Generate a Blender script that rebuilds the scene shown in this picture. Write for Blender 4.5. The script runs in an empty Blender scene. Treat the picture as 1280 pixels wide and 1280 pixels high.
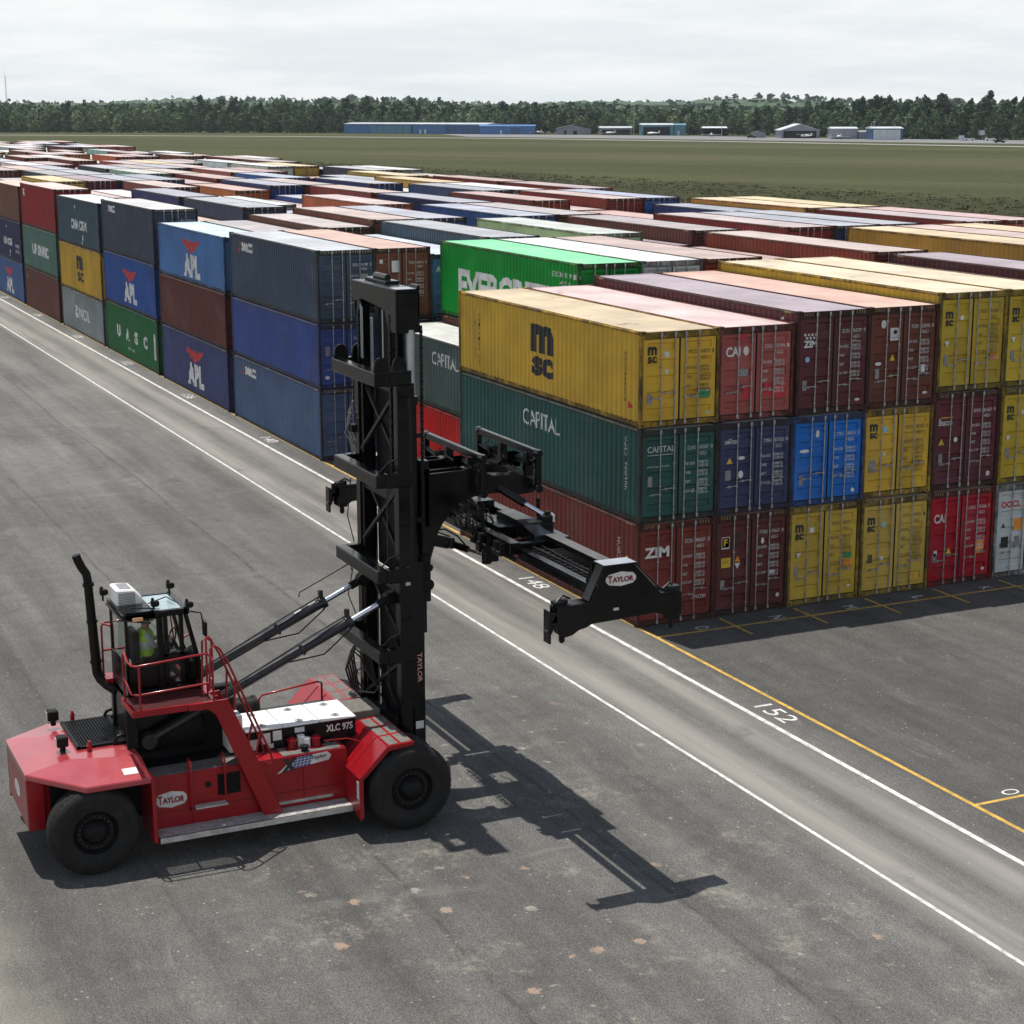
import bpy, bmesh, math, random
from mathutils import Vector, Matrix
random.seed(11)
R = math.radians
SC = bpy.context.scene
COL = SC.collection

# ------------------------------------------------------------------ helpers
class MB:
    """collects faces; build() links them as ONE mesh object"""
    def __init__(s):
        s.v = []; s.f = []; s.m = []
    def add(s, vs, fs, m=0):
        o = len(s.v)
        s.v += [tuple(v) for v in vs]
        for f in fs:
            s.f.append([i + o for i in f]); s.m.append(m)
    def box(s, x0, x1, y0, y1, z0, z1, m=0):
        if x0 > x1: x0, x1 = x1, x0
        if y0 > y1: y0, y1 = y1, y0
        if z0 > z1: z0, z1 = z1, z0
        vs = [(x0,y0,z0),(x1,y0,z0),(x1,y1,z0),(x0,y1,z0),(x0,y0,z1),(x1,y0,z1),(x1,y1,z1),(x0,y1,z1)]
        s.add(vs, [(0,3,2,1),(4,5,6,7),(0,1,5,4),(1,2,6,5),(2,3,7,6),(3,0,4,7)], m)
    def beam(s, a, b, w, h, up=(0,0,1), m=0, w2=None, h2=None):
        a = Vector(a); b = Vector(b); d = (b - a).normalized(); u = Vector(up)
        r = d.cross(u)
        if r.length < 1e-4: r = d.cross(Vector((1,0,0)))
        r.normalize(); u = r.cross(d).normalized()
        w2 = w if w2 is None else w2; h2 = h if h2 is None else h2
        vs = []
        for p, ww, hh in ((a, w, h), (b, w2, h2)):
            for sx, sy in ((-1,-1),(1,-1),(1,1),(-1,1)):
                vs.append(p + r*(sx*ww/2) + u*(sy*hh/2))
        s.add(vs, [(3,2,1,0),(4,5,6,7),(0,1,5,4),(1,2,6,5),(2,3,7,6),(3,0,4,7)], m)
    def cyl(s, a, b, r0, r1=None, n=16, m=0, cap=True):
        r1 = r0 if r1 is None else r1
        a = Vector(a); b = Vector(b); d = (b-a).normalized()
        t = Vector((0,0,1)) if abs(d.z) < .9 else Vector((1,0,0))
        u = d.cross(t).normalized(); w = d.cross(u)
        vs = []
        for p, r in ((a, r0), (b, r1)):
            for i in range(n):
                an = 2*math.pi*i/n
                vs.append(p + u*(r*math.cos(an)) + w*(r*math.sin(an)))
        fs = [(i, (i+1) % n, n+(i+1) % n, n+i) for i in range(n)]
        if cap: fs += [tuple(range(n-1,-1,-1)), tuple(range(n, 2*n))]
        s.add(vs, fs, m)
    def tube(s, pts, r, n=8, m=0, cap=True):
        P = [Vector(p) for p in pts]; k = len(P)
        vs = []; pu = None
        for i, p in enumerate(P):
            d = (P[min(i+1, k-1)] - P[max(i-1, 0)]).normalized()
            if pu is None:
                t = Vector((0,0,1)) if abs(d.z) < .9 else Vector((1,0,0))
                u = d.cross(t).normalized()
            else:
                u = (pu - d*pu.dot(d)).normalized()
            pu = u; w = d.cross(u)
            rr = r[i] if isinstance(r, (list, tuple)) else r
            for j in range(n):
                an = 2*math.pi*j/n
                vs.append(p + u*(rr*math.cos(an)) + w*(rr*math.sin(an)))
        fs = []
        for i in range(k-1):
            for j in range(n):
                fs.append((i*n+j, i*n+(j+1) % n, (i+1)*n+(j+1) % n, (i+1)*n+j))
        if cap: fs += [tuple(range(n-1,-1,-1)), tuple(range((k-1)*n, k*n))]
        s.add(vs, fs, m)
    def prism(s, poly, axis, a, b, m=0):
        n = len(poly)
        def P(q, t):
            if axis == 'x': return (t, q[0], q[1])
            if axis == 'y': return (q[0], t, q[1])
            return (q[0], q[1], t)
        vs = [P(q, a) for q in poly] + [P(q, b) for q in poly]
        fs = [(i, (i+1) % n, n+(i+1) % n, n+i) for i in range(n)]
        fs += [tuple(range(n-1,-1,-1)), tuple(range(n, 2*n))]
        s.add(vs, fs, m)
    def lathe(s, prof, c, axis='x', n=40, m=0):
        """prof: (t along axis, r)"""
        c = Vector(c); vs = []
        for t, r in prof:
            for i in range(n):
                an = 2*math.pi*i/n; q = (r*math.cos(an), r*math.sin(an))
                vs.append(c + (Vector((t,)+q) if axis == 'x' else Vector((q[0], t, q[1])) if axis == 'y' else Vector(q+(t,))))
        fs = []
        for k in range(len(prof)-1):
            for i in range(n):
                fs.append((k*n+i, k*n+(i+1) % n, (k+1)*n+(i+1) % n, (k+1)*n+i))
        s.add(vs, fs, m)
    def sheet(s, pts, m=0):
        s.add(pts, [tuple(range(len(pts)))], m)
    def mesh(s, name, mats, bevel=0, smooth=None, org=(0,0,0), fix=True):
        me = bpy.data.meshes.new(name)
        ox, oy, oz = org
        me.from_pydata([(x-ox, y-oy, z-oz) for x, y, z in s.v], [], s.f)
        for mm in (mats if isinstance(mats, (list, tuple)) else [mats]): me.materials.append(mm)
        me.polygons.foreach_set('material_index', s.m)
        if bevel or fix:
            bm = bmesh.new(); bm.from_mesh(me)
            if fix: bmesh.ops.recalc_face_normals(bm, faces=bm.faces)
            if bevel:
                es = [e for e in bm.edges if len(e.link_faces) == 2 and e.calc_face_angle(0) > .6]
                bmesh.ops.bevel(bm, geom=es, offset=bevel, segments=1, affect='EDGES', clamp_overlap=True)
            bm.to_mesh(me); bm.free()
        if smooth:
            me.polygons.foreach_set('use_smooth', [True]*len(me.polygons))
            try: me.set_sharp_from_angle(angle=R(smooth))
            except Exception: pass
        me.update()
        return me
    def build(s, name, mats, parent=None, **k):
        return link(name, s.mesh(name, mats, **k), parent)

def link(name, me, parent=None, loc=None, col=None, rotz=None):
    o = bpy.data.objects.new(name, me); COL.objects.link(o)
    if parent: o.parent = parent
    if loc is not None: o.location = loc
    if rotz is not None: o.rotation_euler = (0, 0, rotz)
    if col is not None: o.color = (*col, 1)
    return o
def empty(name, loc, rz=0):
    o = bpy.data.objects.new(name, None); COL.objects.link(o)
    o.location = loc; o.rotation_euler = (0, 0, rz); o.empty_display_size = .3
    return o
def tag(o, label=None, cat=None, group=None, kind=None):
    for k, v in (('label', label), ('category', cat), ('group', group), ('kind', kind)):
        if v: o[k] = v
    return o
def copy_tree(o, parent=None):
    c = o.copy(); COL.objects.link(c); c.parent = parent
    for ch in o.children: copy_tree(ch, c)
    return c
def arc(c, r, a0, a1, n, axis='x'):
    out = []
    for i in range(n+1):
        a = R(a0 + (a1-a0)*i/n)
        if axis == 'x': out.append((c[0], c[1]+r*math.cos(a), c[2]+r*math.sin(a)))
        elif axis == 'y': out.append((c[0]+r*math.cos(a), c[1], c[2]+r*math.sin(a)))
        else: out.append((c[0]+r*math.cos(a), c[1]+r*math.sin(a), c[2]))
    return out

# ------------------------------------------------------------------ materials
def N(t, typ, **k):
    n = t.nodes.new(typ)
    for a, b in k.items():
        if a == 'ins':
            for i, v in b.items(): n.inputs[i].default_value = v
        else: setattr(n, a, b)
    return n
def newmat(name):
    m = bpy.data.materials.new(name); m.use_nodes = True
    t = m.node_tree; b = t.nodes['Principled BSDF']
    return m, t, b
def noise(t, vec, scale, detail=4, rough=.55, dim='3D'):
    n = N(t, 'ShaderNodeTexNoise', ins={'Scale': scale, 'Detail': detail, 'Roughness': rough})
    if vec is not None: t.links.new(vec, n.inputs['Vector'])
    return n.outputs['Fac']
def ramp(t, fac, lo, hi, a=0., b=1.):
    n = N(t, 'ShaderNodeMapRange', ins={'From Min': lo, 'From Max': hi, 'To Min': a, 'To Max': b})
    n.interpolation_type = 'SMOOTHSTEP'
    t.links.new(fac, n.inputs['Value']); return n.outputs['Result']
def mth(t, op, a, b=None):
    n = N(t, 'ShaderNodeMath', operation=op)
    for i, x in enumerate((a, b)):
        if x is None: continue
        if isinstance(x, (int, float)): n.inputs[i].default_value = x
        else: t.links.new(x, n.inputs[i])
    return n.outputs[0]
def mixc(t, fac, a, b, mode='MIX'):
    n = N(t, 'ShaderNodeMix', data_type='RGBA', blend_type=mode)
    for i, x in ((0, fac), (6, a), (7, b)):
        if isinstance(x, (int, float)): n.inputs[i].default_value = x
        elif isinstance(x, (tuple, list)): n.inputs[i].default_value = (*x[:3], 1)
        else: t.links.new(x, n.inputs[i])
    return n.outputs[2]
def mapping(t, vec, scale=(1,1,1), loc=(0,0,0)):
    n = N(t, 'ShaderNodeMapping'); n.inputs['Scale'].default_value = scale; n.inputs['Location'].default_value = loc
    t.links.new(vec, n.inputs['Vector']); return n.outputs[0]
def objco(t, rnd=True):
    tc = N(t, 'ShaderNodeTexCoord')
    if not rnd: return tc.outputs['Object']
    oi = N(t, 'ShaderNodeObjectInfo')
    v = N(t, 'ShaderNodeVectorMath', operation='MULTIPLY_ADD')
    t.links.new(oi.outputs['Random'], v.inputs[0]); v.inputs[1].default_value = (91, 57, 33)
    t.links.new(tc.outputs['Object'], v.inputs[2])
    return v.outputs[0]
def bump(t, b, h, strength=.3, dist=.02):
    n = N(t, 'ShaderNodeBump', ins={'Strength': strength, 'Distance': dist})
    t.links.new(h, n.inputs['Height']); t.links.new(n.outputs[0], b.inputs['Normal'])
def pm(name, col, rough=.5, metal=0., var=.18, scale=2.5, dirt=0., dirtcol=(.16,.13,.10), spec=None, coat=0, bmp=0, rnd=True):
    """plain paint / metal / rubber with mild procedural wear"""
    m, t, b = newmat(name)
    vec = objco(t, rnd)
    n1 = noise(t, vec, scale, 6)
    f = ramp(t, n1, .3, .7, 1-var, 1+var)
    c = mixc(t, 1., (*col,), f, 'MULTIPLY') if var else None
    if c is None:
        b.inputs['Base Color'].default_value = (*col, 1)
    else:
        cc = N(t, 'ShaderNodeCombineColor'); 
        for i in range(3): t.links.new(f, cc.inputs[i])
        c = mixc(t, 1., (*col,), cc.outputs[0], 'MULTIPLY')
        if dirt:
            n2 = noise(t, vec, scale*2.3, 8, .65)
            c = mixc(t, ramp(t, n2, .45, .75, 0, dirt), c, dirtcol)
        t.links.new(c, b.inputs['Base Color'])
    b.inputs['Metallic'].default_value = metal
    t.links.new(ramp(t, n1, .2, .8, max(.05, rough-.08), min(1, rough+.1)), b.inputs['Roughness'])
    if spec is not None: b.inputs['Specular IOR Level'].default_value = spec
    if coat: b.inputs['Coat Weight'].default_value = coat; b.inputs['Coat Roughness'].default_value = .12
    if bmp: bump(t, b, noise(t, vec, scale*9, 5), bmp, .01)
    return m

def container_paint(name, roof=False):
    m, t, b = newmat(name)
    oi = N(t, 'ShaderNodeObjectInfo'); vec = objco(t)
    n1 = noise(t, vec, .55, 5)
    f = ramp(t, n1, .25, .75, .78, 1.18)
    cc = N(t, 'ShaderNodeCombineColor')
    for i in range(3): t.links.new(f, cc.inputs[i])
    c = mixc(t, 1., oi.outputs['Color'], cc.outputs[0], 'MULTIPLY')
    if roof:
        st = noise(t, mapping(t, vec, (.5, 1.6, 1)), 1.3, 7, .62)
        c = mixc(t, ramp(t, st, .42, .78, 0, .55), c, (.42, .36, .31))
        rn = noise(t, mapping(t, vec, (1, .6, 1)), 1.1, 9, .68)
        c = mixc(t, ramp(t, rn, .62, .70, 0, .55), c, (.17, .07, .04))
        b.inputs['Roughness'].default_value = .42
    else:
        st = noise(t, mapping(t, vec, (5, 5, .25)), 1.0, 6, .6)          # rain streaks
        c = mixc(t, ramp(t, st, .52, .82, 0, .24), c, (.10, .085, .07))
        fd = noise(t, mapping(t, vec, (.6, .6, .9)), .8, 4)               # chalky fading
        c = mixc(t, ramp(t, fd, .5, .8, 0, .07), c, (.45, .45, .45)); b.inputs['Specular IOR Level'].default_value = .22
        rn = noise(t, vec, 3.1, 9, .7)
        c = mixc(t, ramp(t, rn, .66, .72, 0, .8), c, (.075, .03, .016))
        t.links.new(ramp(t, n1, .2, .8, .42, .62), b.inputs['Roughness'])
    t.links.new(c, b.inputs['Base Color'])
    return m
M = {}
def frame_paint():
    m, t, b = newmat('rusty_container_frame'); oi = N(t, 'ShaderNodeObjectInfo'); vec = objco(t)
    c = mixc(t, ramp(t, noise(t, mapping(t, vec, (1, 1, .5)), 1.6, 7, .65), .30, .62, .12, .85), oi.outputs['Color'], (.050, .034, .024))
    cc = N(t, 'ShaderNodeCombineColor'); f = ramp(t, noise(t, vec, 6., 4), .3, .7, .42, .9)
    for i in range(3): t.links.new(f, cc.inputs[i])
    t.links.new(mixc(t, 1., c, cc.outputs[0], 'MULTIPLY'), b.inputs['Base Color']); b.inputs['Roughness'].default_value = .65; b.inputs['Specular IOR Level'].default_value = .2
    return m
M['frame'] = frame_paint()
M['paint'] = container_paint('container_paint'); M['roofpaint'] = container_paint('container_roof_paint', True)
M['roofpanel'] = pm('painted_sky_roof_panel', (.30,.40,.42), .12, 0, .06, 2, spec=.6)  # sky reflection on the roof glass put into this pale colour
M['castiron'] = pm('corner_casting_steel', (.055,.045,.04), .6, .3, .3, 9, .4, (.09,.04,.02))
M['hole'] = pm('dark_opening', (.006,.006,.006), .9, 0, 0)
M['gasket'] = pm('rubber_gasket', (.012,.012,.013), .7, 0, .2)
M['galv'] = pm('galvanised_steel', (.36,.37,.38), .42, .75, .25, 7, .25, (.2,.15,.1))
M['black_ink'] = pm('black_lettering', (.012,.012,.014), .55, 0, .25, 3)
M['white_ink'] = pm('white_lettering', (.62,.62,.60), .55, 0, .16, 2.2, .35, (.3,.28,.25))
M['grey_ink'] = pm('worn_dark_lettering', (.07,.055,.03), .6, 0, .25, 3)
M['red_ink'] = pm('red_lettering', (.46,.02,.025), .5, 0, .15, 3)
M['yellow_ink'] = pm('yellow_sticker', (.62,.40,.03), .5, 0, .12, 4)
M['orange_ink'] = pm('orange_sticker', (.75,.27,.02), .5, 0, .12, 4)
M['green_ink'] = pm('green_sticker', (.03,.30,.10), .5, 0, .12, 4)
M['grey_plate'] = pm('grey_data_plate', (.25,.25,.26), .45, .5, .25, 12)
M['blue_ink'] = pm('blue_sticker', (.03,.07,.26), .5, 0, .12, 4)
M['cyan_ink'] = pm('pale_blue_sticker', (.25,.5,.58), .5, 0, .12, 4)
M['red'] = pm('red_machine_paint', (.275,.003,.008), .34, 0, .10, 1.7, .06, (.13,.035,.03), spec=.25, coat=.55)
M['red_sheen'] = pm('painted_sheen_red', (.36,.035,.045), .32, 0, .08, 1.2, .12, (.40,.20,.19), spec=.5, coat=1.)  # pinker copy of the red, sky sheen put into the colour
M['red_grate'] = pm('dull_red_grating', (.10,.010,.012), .6, 0, .2, 6)
M['pink_ink'] = pm('faded_pink_lettering', (.45,.22,.20), .6, 0, .2, 6)
M['grip'] = pm('grey_grip_surface', (.135,.128,.115), .92, 0, .25, 11, .4, (.22,.19,.15), bmp=.5)
M['blk'] = pm('black_machine_paint', (.0022,.0023,.0027), .20, 0, .3, 3, .03, (.03,.028,.025), spec=.30)
M['cylgrey'] = pm('dark_grey_cylinder_paint', (.016,.017,.020), .32, 0, .2, 3, .1, (.05,.046,.04), spec=.4)
M['wornsteel'] = pm('worn_slide_steel', (.10,.098,.092), .45, .3, .3, 4, .4, (.03,.028,.026))
M['blk_lit'] = pm('painted_lit_black', (.009,.009,.010), .45, 0, .3, 3, spec=.4)  # lighter copy of the black paint, coloured as if lit
M['blkm'] = pm('black_matt_steel', (.0045,.0046,.005), .5, 0, .3, 4, .04, (.04,.036,.03), spec=.2)
M['hose'] = pm('black_rubber_hose', (.005,.005,.0055), .38, 0, .2, spec=.45)
M['rubber'] = pm('tyre_rubber', (.014,.0135,.013), .78, 0, .28, 3, .5, (.045,.041,.037), bmp=.2, spec=.25)
M['tread'] = pm('worn_tyre_tread', (.05,.048,.045), .85, 0, .25, 6, .5, (.12,.11,.095))
M['chrome'] = pm('chromed_rod', (.62,.66,.72), .22, .9, .08)
M['silver'] = pm('silver_cylinder', (.42,.44,.47), .38, .6, .08)
M['whitep'] = pm('white_panel_paint', (.78,.78,.76), .42, 0, .05, 2, .18, (.5,.46,.4))
M['alu'] = pm('checker_plate', (.46,.45,.43), .48, .25, .2, 6, .30, (.16,.13,.11))
M['amber'] = pm('amber_lens', (.75,.42,.22), .3, 0, .1)
M['lampglass'] = pm('lamp_lens', (.55,.56,.58), .15, .2, .1)

def glassmat(name, tint, refl=.10):
    m = bpy.data.materials.new(name); m.use_nodes = True; t = m.node_tree; t.nodes.clear()
    out = N(t, 'ShaderNodeOutputMaterial'); tr = N(t, 'ShaderNodeBsdfTransparent'); gl = N(t, 'ShaderNodeBsdfGlossy')
    tr.inputs[0].default_value = (*tint, 1); gl.inputs['Roughness'].default_value = .02
    fr = N(t, 'ShaderNodeFresnel'); fr.inputs[0].default_value = 1.5
    mx = N(t, 'ShaderNodeMixShader'); t.links.new(fr.outputs[0], mx.inputs[0])
    t.links.new(tr.outputs[0], mx.inputs[1]); t.links.new(gl.outputs[0], mx.inputs[2]); t.links.new(mx.outputs[0], out.inputs[0])
    return m
M['glass'] = glassmat('cab_glass', (.90,.96,.93))
M['roofglass'] = glassmat('cab_roof_glass', (.35,.42,.42))

# ------------------------------------------------------------------ text
_tc = {}
def text_polys(s, bold=0., shear=0., spacing=1.):
    key = (s, bold, shear, spacing)
    if key in _tc: return _tc[key]
    cu = bpy.data.curves.new('lettering', 'FONT'); cu.body = s; cu.size = 1; cu.offset = bold; cu.resolution_u = 3
    cu.shear = shear; cu.space_character = spacing; cu.fill_mode = 'BOTH' if hasattr(cu, 'fill_mode') and cu.dimensions == '2D' else cu.fill_mode
    o = bpy.data.objects.new('lettering', cu)
    me = bpy.data.meshes.new_from_object(o)
    vs = [tuple(v.co[:2]) for v in me.vertices]; fs = [tuple(p.vertices) for p in me.polygons]
    bpy.data.objects.remove(o); bpy.data.curves.remove(cu); bpy.data.meshes.remove(me)
    x0 = min(v[0] for v in vs); x1 = max(v[0] for v in vs); y0 = min(v[1] for v in vs); y1 = max(v[1] for v in vs)
    vs = [((x-x0)/(x1-x0), (y-y0)/(y1-y0)) for x, y in vs]
    _tc[key] = (vs, fs, (x1-x0)/(y1-y0))
    return _tc[key]
def put_text(mb, s, o, ux, uy, w=None, h=.1, m=0, bold=0., shear=0., spacing=1.):
    """lettering with its lower left corner at o, reading along ux, upright along uy"""
    vs, fs, asp = text_polys(s, bold, shear, spacing)
    if w is None: w = h*asp
    o = Vector(o); ux = Vector(ux); uy = Vector(uy)
    mb.add([o + ux*(x*w) + uy*(y*h) for x, y in vs], fs, m)
    return w
# ------------------------------------------------------------------ camera, light, sky
cam = bpy.data.cameras.new('camera'); co = bpy.data.objects.new('camera', cam); COL.objects.link(co)
cr = Vector((.42942096,.90310444,0.)); cu_ = Vector((-.19912817,.09456026,.9754006)); cf = Vector((-.88087775,.41888033,-.22043969))
mt = Matrix((cr, cu_, -cf)).transposed().to_4x4(); mt.translation = (41.18284,-22.95248,13.89553)
co.matrix_world = mt
cam.sensor_width = 36; cam.lens = 2233.25/1280*36; cam.shift_x = (640-657.08)/1280
cam.clip_start = .5; cam.clip_end = 20000
SC.camera = co
sd = Vector((.29, .045, -1)).normalized()
sun = bpy.data.lights.new('sun', 'SUN'); sun.energy = 5.0; sun.angle = R(.53); sun.color = (1, .955, .89)
so = bpy.data.objects.new('sun', sun); COL.objects.link(so); so.rotation_euler = sd.to_track_quat('-Z', 'Y').to_euler(); so.location = (0, 0, 60)
W = bpy.data.worlds.new('World'); SC.world = W; W.use_nodes = True
t = W.node_tree; bg = t.nodes['Background']; bg.inputs['Strength'].default_value = .1
sky = N(t, 'ShaderNodeTexSky'); sky.sky_type = 'NISHITA'; sky.sun_disc = False
sky.sun_elevation = math.asin(-sd.z); sky.sun_rotation = math.atan2(-sd.x, -sd.y) % (2*math.pi)
sky.air_density = 1.; sky.dust_density = 1.2; sky.ozone_density = 1.
tc = N(t, 'ShaderNodeTexCoord'); sx = N(t, 'ShaderNodeSeparateXYZ'); t.links.new(tc.outputs['Generated'], sx.inputs[0])
zz = mth(t, 'ADD', mth(t, 'MAXIMUM', sx.outputs[2], 0.), .10)
cv = N(t, 'ShaderNodeCombineXYZ'); t.links.new(mth(t, 'DIVIDE', sx.outputs[0], zz), cv.inputs[0]); t.links.new(mth(t, 'DIVIDE', sx.outputs[1], zz), cv.inputs[1])
n1 = noise(t, cv.outputs[0], .55, 8, .58); n2 = noise(t, cv.outputs[0], 1.9, 8, .6)
cl = ramp(t, mth(t, 'ADD', mth(t, 'MULTIPLY', n1, .7), mth(t, 'MULTIPLY', n2, .3)), .40, .62)
veil = ramp(t, sx.outputs[2], .28, .52, .97, .04)                       # thin high cloud thickest towards the horizon
fac = mth(t, 'MAXIMUM', veil, mth(t, 'MULTIPLY', cl, ramp(t, sx.outputs[2], .28, .52, .98, .08)))
shade = mixc(t, cl, (8.3, 8.85, 9.1), (9.8, 9.95, 9.95))
t.links.new(mixc(t, fac, sky.outputs[0], shade), bg.inputs['Color'])
SC.view_settings.view_transform = 'Standard'; SC.view_settings.look = 'None'; SC.view_settings.exposure = 0; SC.view_settings.gamma = 1
SC.cycles.max_bounces = 7; SC.cycles.transparent_max_bounces = 12; SC.cycles.caustics_reflective = False; SC.cycles.caustics_refractive = False

# ------------------------------------------------------------------ ground
def asphalt():
    m, t, b = newmat('asphalt')
    tc = N(t, 'ShaderNodeTexCoord'); v = tc.outputs['Object']; s = N(t, 'ShaderNodeSeparateXYZ'); t.links.new(v, s.inputs[0])
    X, Y = s.outputs[0], s.outputs[1]
    big = noise(t, v, .07, 5, .6); strk = noise(t, mapping(t, v, (.05, .9, 1)), 1., 7, .62); arcs = noise(t, mapping(t, v, (.10, .22, 1)), 1.6, 6, .7)
    fine = noise(t, v, 34., 3, .7); mid = noise(t, v, 2.2, 7, .65)
    f = mth(t, 'MULTIPLY', ramp(t, big, .3, .7, .86, 1.14), ramp(t, strk, .28, .72, .78, 1.26))
    f = mth(t, 'MULTIPLY', f, ramp(t, fine, .32, .68, .50, 1.52)); f = mth(t, 'MULTIPLY', f, ramp(t, noise(t, v, 13., 4, .75), .3, .7, .80, 1.20)); f = mth(t, 'MULTIPLY', f, ramp(t, noise(t, mapping(t, v, (.35, .07, 1)), 1.3, 7, .68), .52, .72, 1., 1.16)); f = mth(t, 'MULTIPLY', f, ramp(t, mid, .25, .75, .88, 1.12))
    f = mth(t, 'MULTIPLY', f, ramp(t, arcs, .3, .75, .92, 1.12))
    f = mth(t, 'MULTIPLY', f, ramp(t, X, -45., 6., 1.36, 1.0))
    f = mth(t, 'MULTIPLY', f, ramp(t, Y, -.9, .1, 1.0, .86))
    def line(c, w, wob, k, sc):
        yy = mth(t, 'ADD', Y, mth(t, 'MULTIPLY', mth(t, 'SUBTRACT', noise(t, mapping(t, v, (1, 0, 0)), sc, 4), .5), wob))
        d = mth(t, 'ABSOLUTE', mth(t, 'SUBTRACT', yy, c))
        return mth(t, 'MULTIPLY', ramp(t, d, 0., w, 1., 0.), k)
    seam = mth(t, 'MULTIPLY', mth(t, 'MAXIMUM', line(-7.6, .10, 1.1, .42, .06), mth(t, 'MAXIMUM', line(-11.9, .09, .5, .34, .09), line(-15.9, .07, .6, .16, .08))), ramp(t, noise(t, mapping(t, v, (.5, 3, 1)), 2.2, 6, .7), .35, .6))
    f = mth(t, 'MULTIPLY', f, mth(t, 'SUBTRACT', 1., seam))
    cc = N(t, 'ShaderNodeCombineColor')
    for i in range(3): t.links.new(f, cc.inputs[i])
    c = mixc(t, 1., (.0945, .0915, .0850), cc.outputs[0], 'MULTIPLY')
    dn = ramp(t, noise(t, mapping(t, v, (.07, 1.3, 1)), 1., 6, .6), .3, .62, .25, 1.)
    dust = mth(t, 'MAXIMUM', line(-1.55, .95, .5, .85, .05), line(-3.25, 1.15, .7, .92, .045))
    dust = mth(t, 'MULTIPLY', dust, dn)
    c = mixc(t, dust, c, (.265, .254, .228))
    edge = mth(t, 'MULTIPLY', ramp(t, mth(t, 'ADD', Y, mth(t, 'MULTIPLY', noise(t, v, 1.1, 9, .75), 3.2)), -18.6, -16.6, 1., 0.), mth(t, 'MULTIPLY', ramp(t, X, 5.5, 10.5), .62))
    c = mixc(t, mth(t, 'MULTIPLY', edge, ramp(t, mid, .2, .8, .65, 1.15)), c, (.33, .30, .24))
    side = mth(t, 'MULTIPLY', ramp(t, Y, -18.5, -14.), ramp(t, Y, -5.5, -3.5, 1., 0.))
    # pale scuffs and curved scrub marks
    dv = N(t, 'ShaderNodeVectorMath', operation='ADD'); wn = N(t, 'ShaderNodeTexNoise', ins={'Scale': .12, 'Detail': 3.}); t.links.new(v, wn.inputs['Vector'])
    ws = N(t, 'ShaderNodeVectorMath', operation='SCALE', ins={'Scale': 5.}); t.links.new(wn.outputs['Color'], ws.inputs[0]); t.links.new(v, dv.inputs[0]); t.links.new(ws.outputs[0], dv.inputs[1])
    scuff = noise(t, mapping(t, dv.outputs[0], (.16, 2.6, 1)), 1., 8, .7); msk = noise(t, v, .16, 4, .6)
    c = mixc(t, mth(t, 'MULTIPLY', ramp(t, scuff, .56, .72, 0., .6), ramp(t, msk, .42, .62)), c, (.20, .195, .18))
    scr2 = noise(t, mapping(t, dv.outputs[0], (2.2, .20, 1)), 1., 7, .7)
    c = mixc(t, mth(t, 'MULTIPLY', ramp(t, scr2, .60, .74, 0., .45), ramp(t, noise(t, v, .11, 4, .6), .48, .62)), c, (.19, .185, .17))
    drk = noise(t, v, .33, 6, .7)
    c = mixc(t, ramp(t, drk, .60, .72, 0., .38), c, (.045, .044, .042))
    oil = N(t, 'ShaderNodeTexVoronoi', voronoi_dimensions='2D', ins={'Scale': .33}); t.links.new(v, oil.inputs['Vector'])
    c = mixc(t, mth(t, 'MULTIPLY', ramp(t, mth(t, 'ADD', oil.outputs['Distance'], mth(t, 'MULTIPLY', mid, .10)), .07, .13, .30, 0.), side), c, (.04, .04, .039))
    for (cx_, cy_, rad, dark) in ((-31,-13.,7.2,1),(-31.4,-13.,9.4,1),(-16,-8.5,6.3,0),(-15.6,-8.6,8.3,0),(3.,-21.,9.2,1),(3.3,-21.2,11.2,1),(24,-14.,9.,0),(23.6,-14.,11.1,0),(12,8.,5.5,1),(12.2,8.2,7.5,1)):
        dd = N(t, 'ShaderNodeVectorMath', operation='DISTANCE'); t.links.new(v, dd.inputs[0]); dd.inputs[1].default_value = (cx_, cy_, 0)
        q_ = mth(t, 'ABSOLUTE', mth(t, 'SUBTRACT', mth(t, 'ADD', dd.outputs['Value'], mth(t, 'MULTIPLY', big, .8)), rad))
        ff = mth(t, 'MULTIPLY', mth(t, 'MULTIPLY', ramp(t, q_, .10, .26, .38, 0.), ramp(t, mid, .30, .62)), ramp(t, noise(t, v, .3, 6, .7), .46, .62))
        c = mixc(t, ff, c, (.05, .049, .047) if dark else (.185, .18, .165))
    # dusty foreground, scattered clay and grit
    fore = mth(t, 'MULTIPLY', ramp(t, X, 3., 12.), side)
    c = mixc(t, mth(t, 'MULTIPLY', fore, ramp(t, mth(t, 'ADD', mth(t, 'MULTIPLY', noise(t, v, .55, 10, .8), .75), mth(t, 'MULTIPLY', noise(t, v, 7., 5, .7), .25)), .52, .66, 0., .60)), c, (.27, .25, .205))
    clus = ramp(t, noise(t, v, .42, 3, .6), .44, .56)
    vo = N(t, 'ShaderNodeTexVoronoi', voronoi_dimensions='2D', ins={'Scale': 1.7, 'Randomness': 1.}); dn2 = N(t, 'ShaderNodeTexNoise', ins={'Scale': 7., 'Detail': 6., 'Roughness': .75}); t.links.new(v, dn2.inputs['Vector']); t.links.new(mixc(t, .30, v, dn2.outputs['Color']), vo.inputs['Vector'])
    sc3 = N(t, 'ShaderNodeSeparateColor'); t.links.new(vo.outputs['Color'], sc3.inputs[0])
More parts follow.
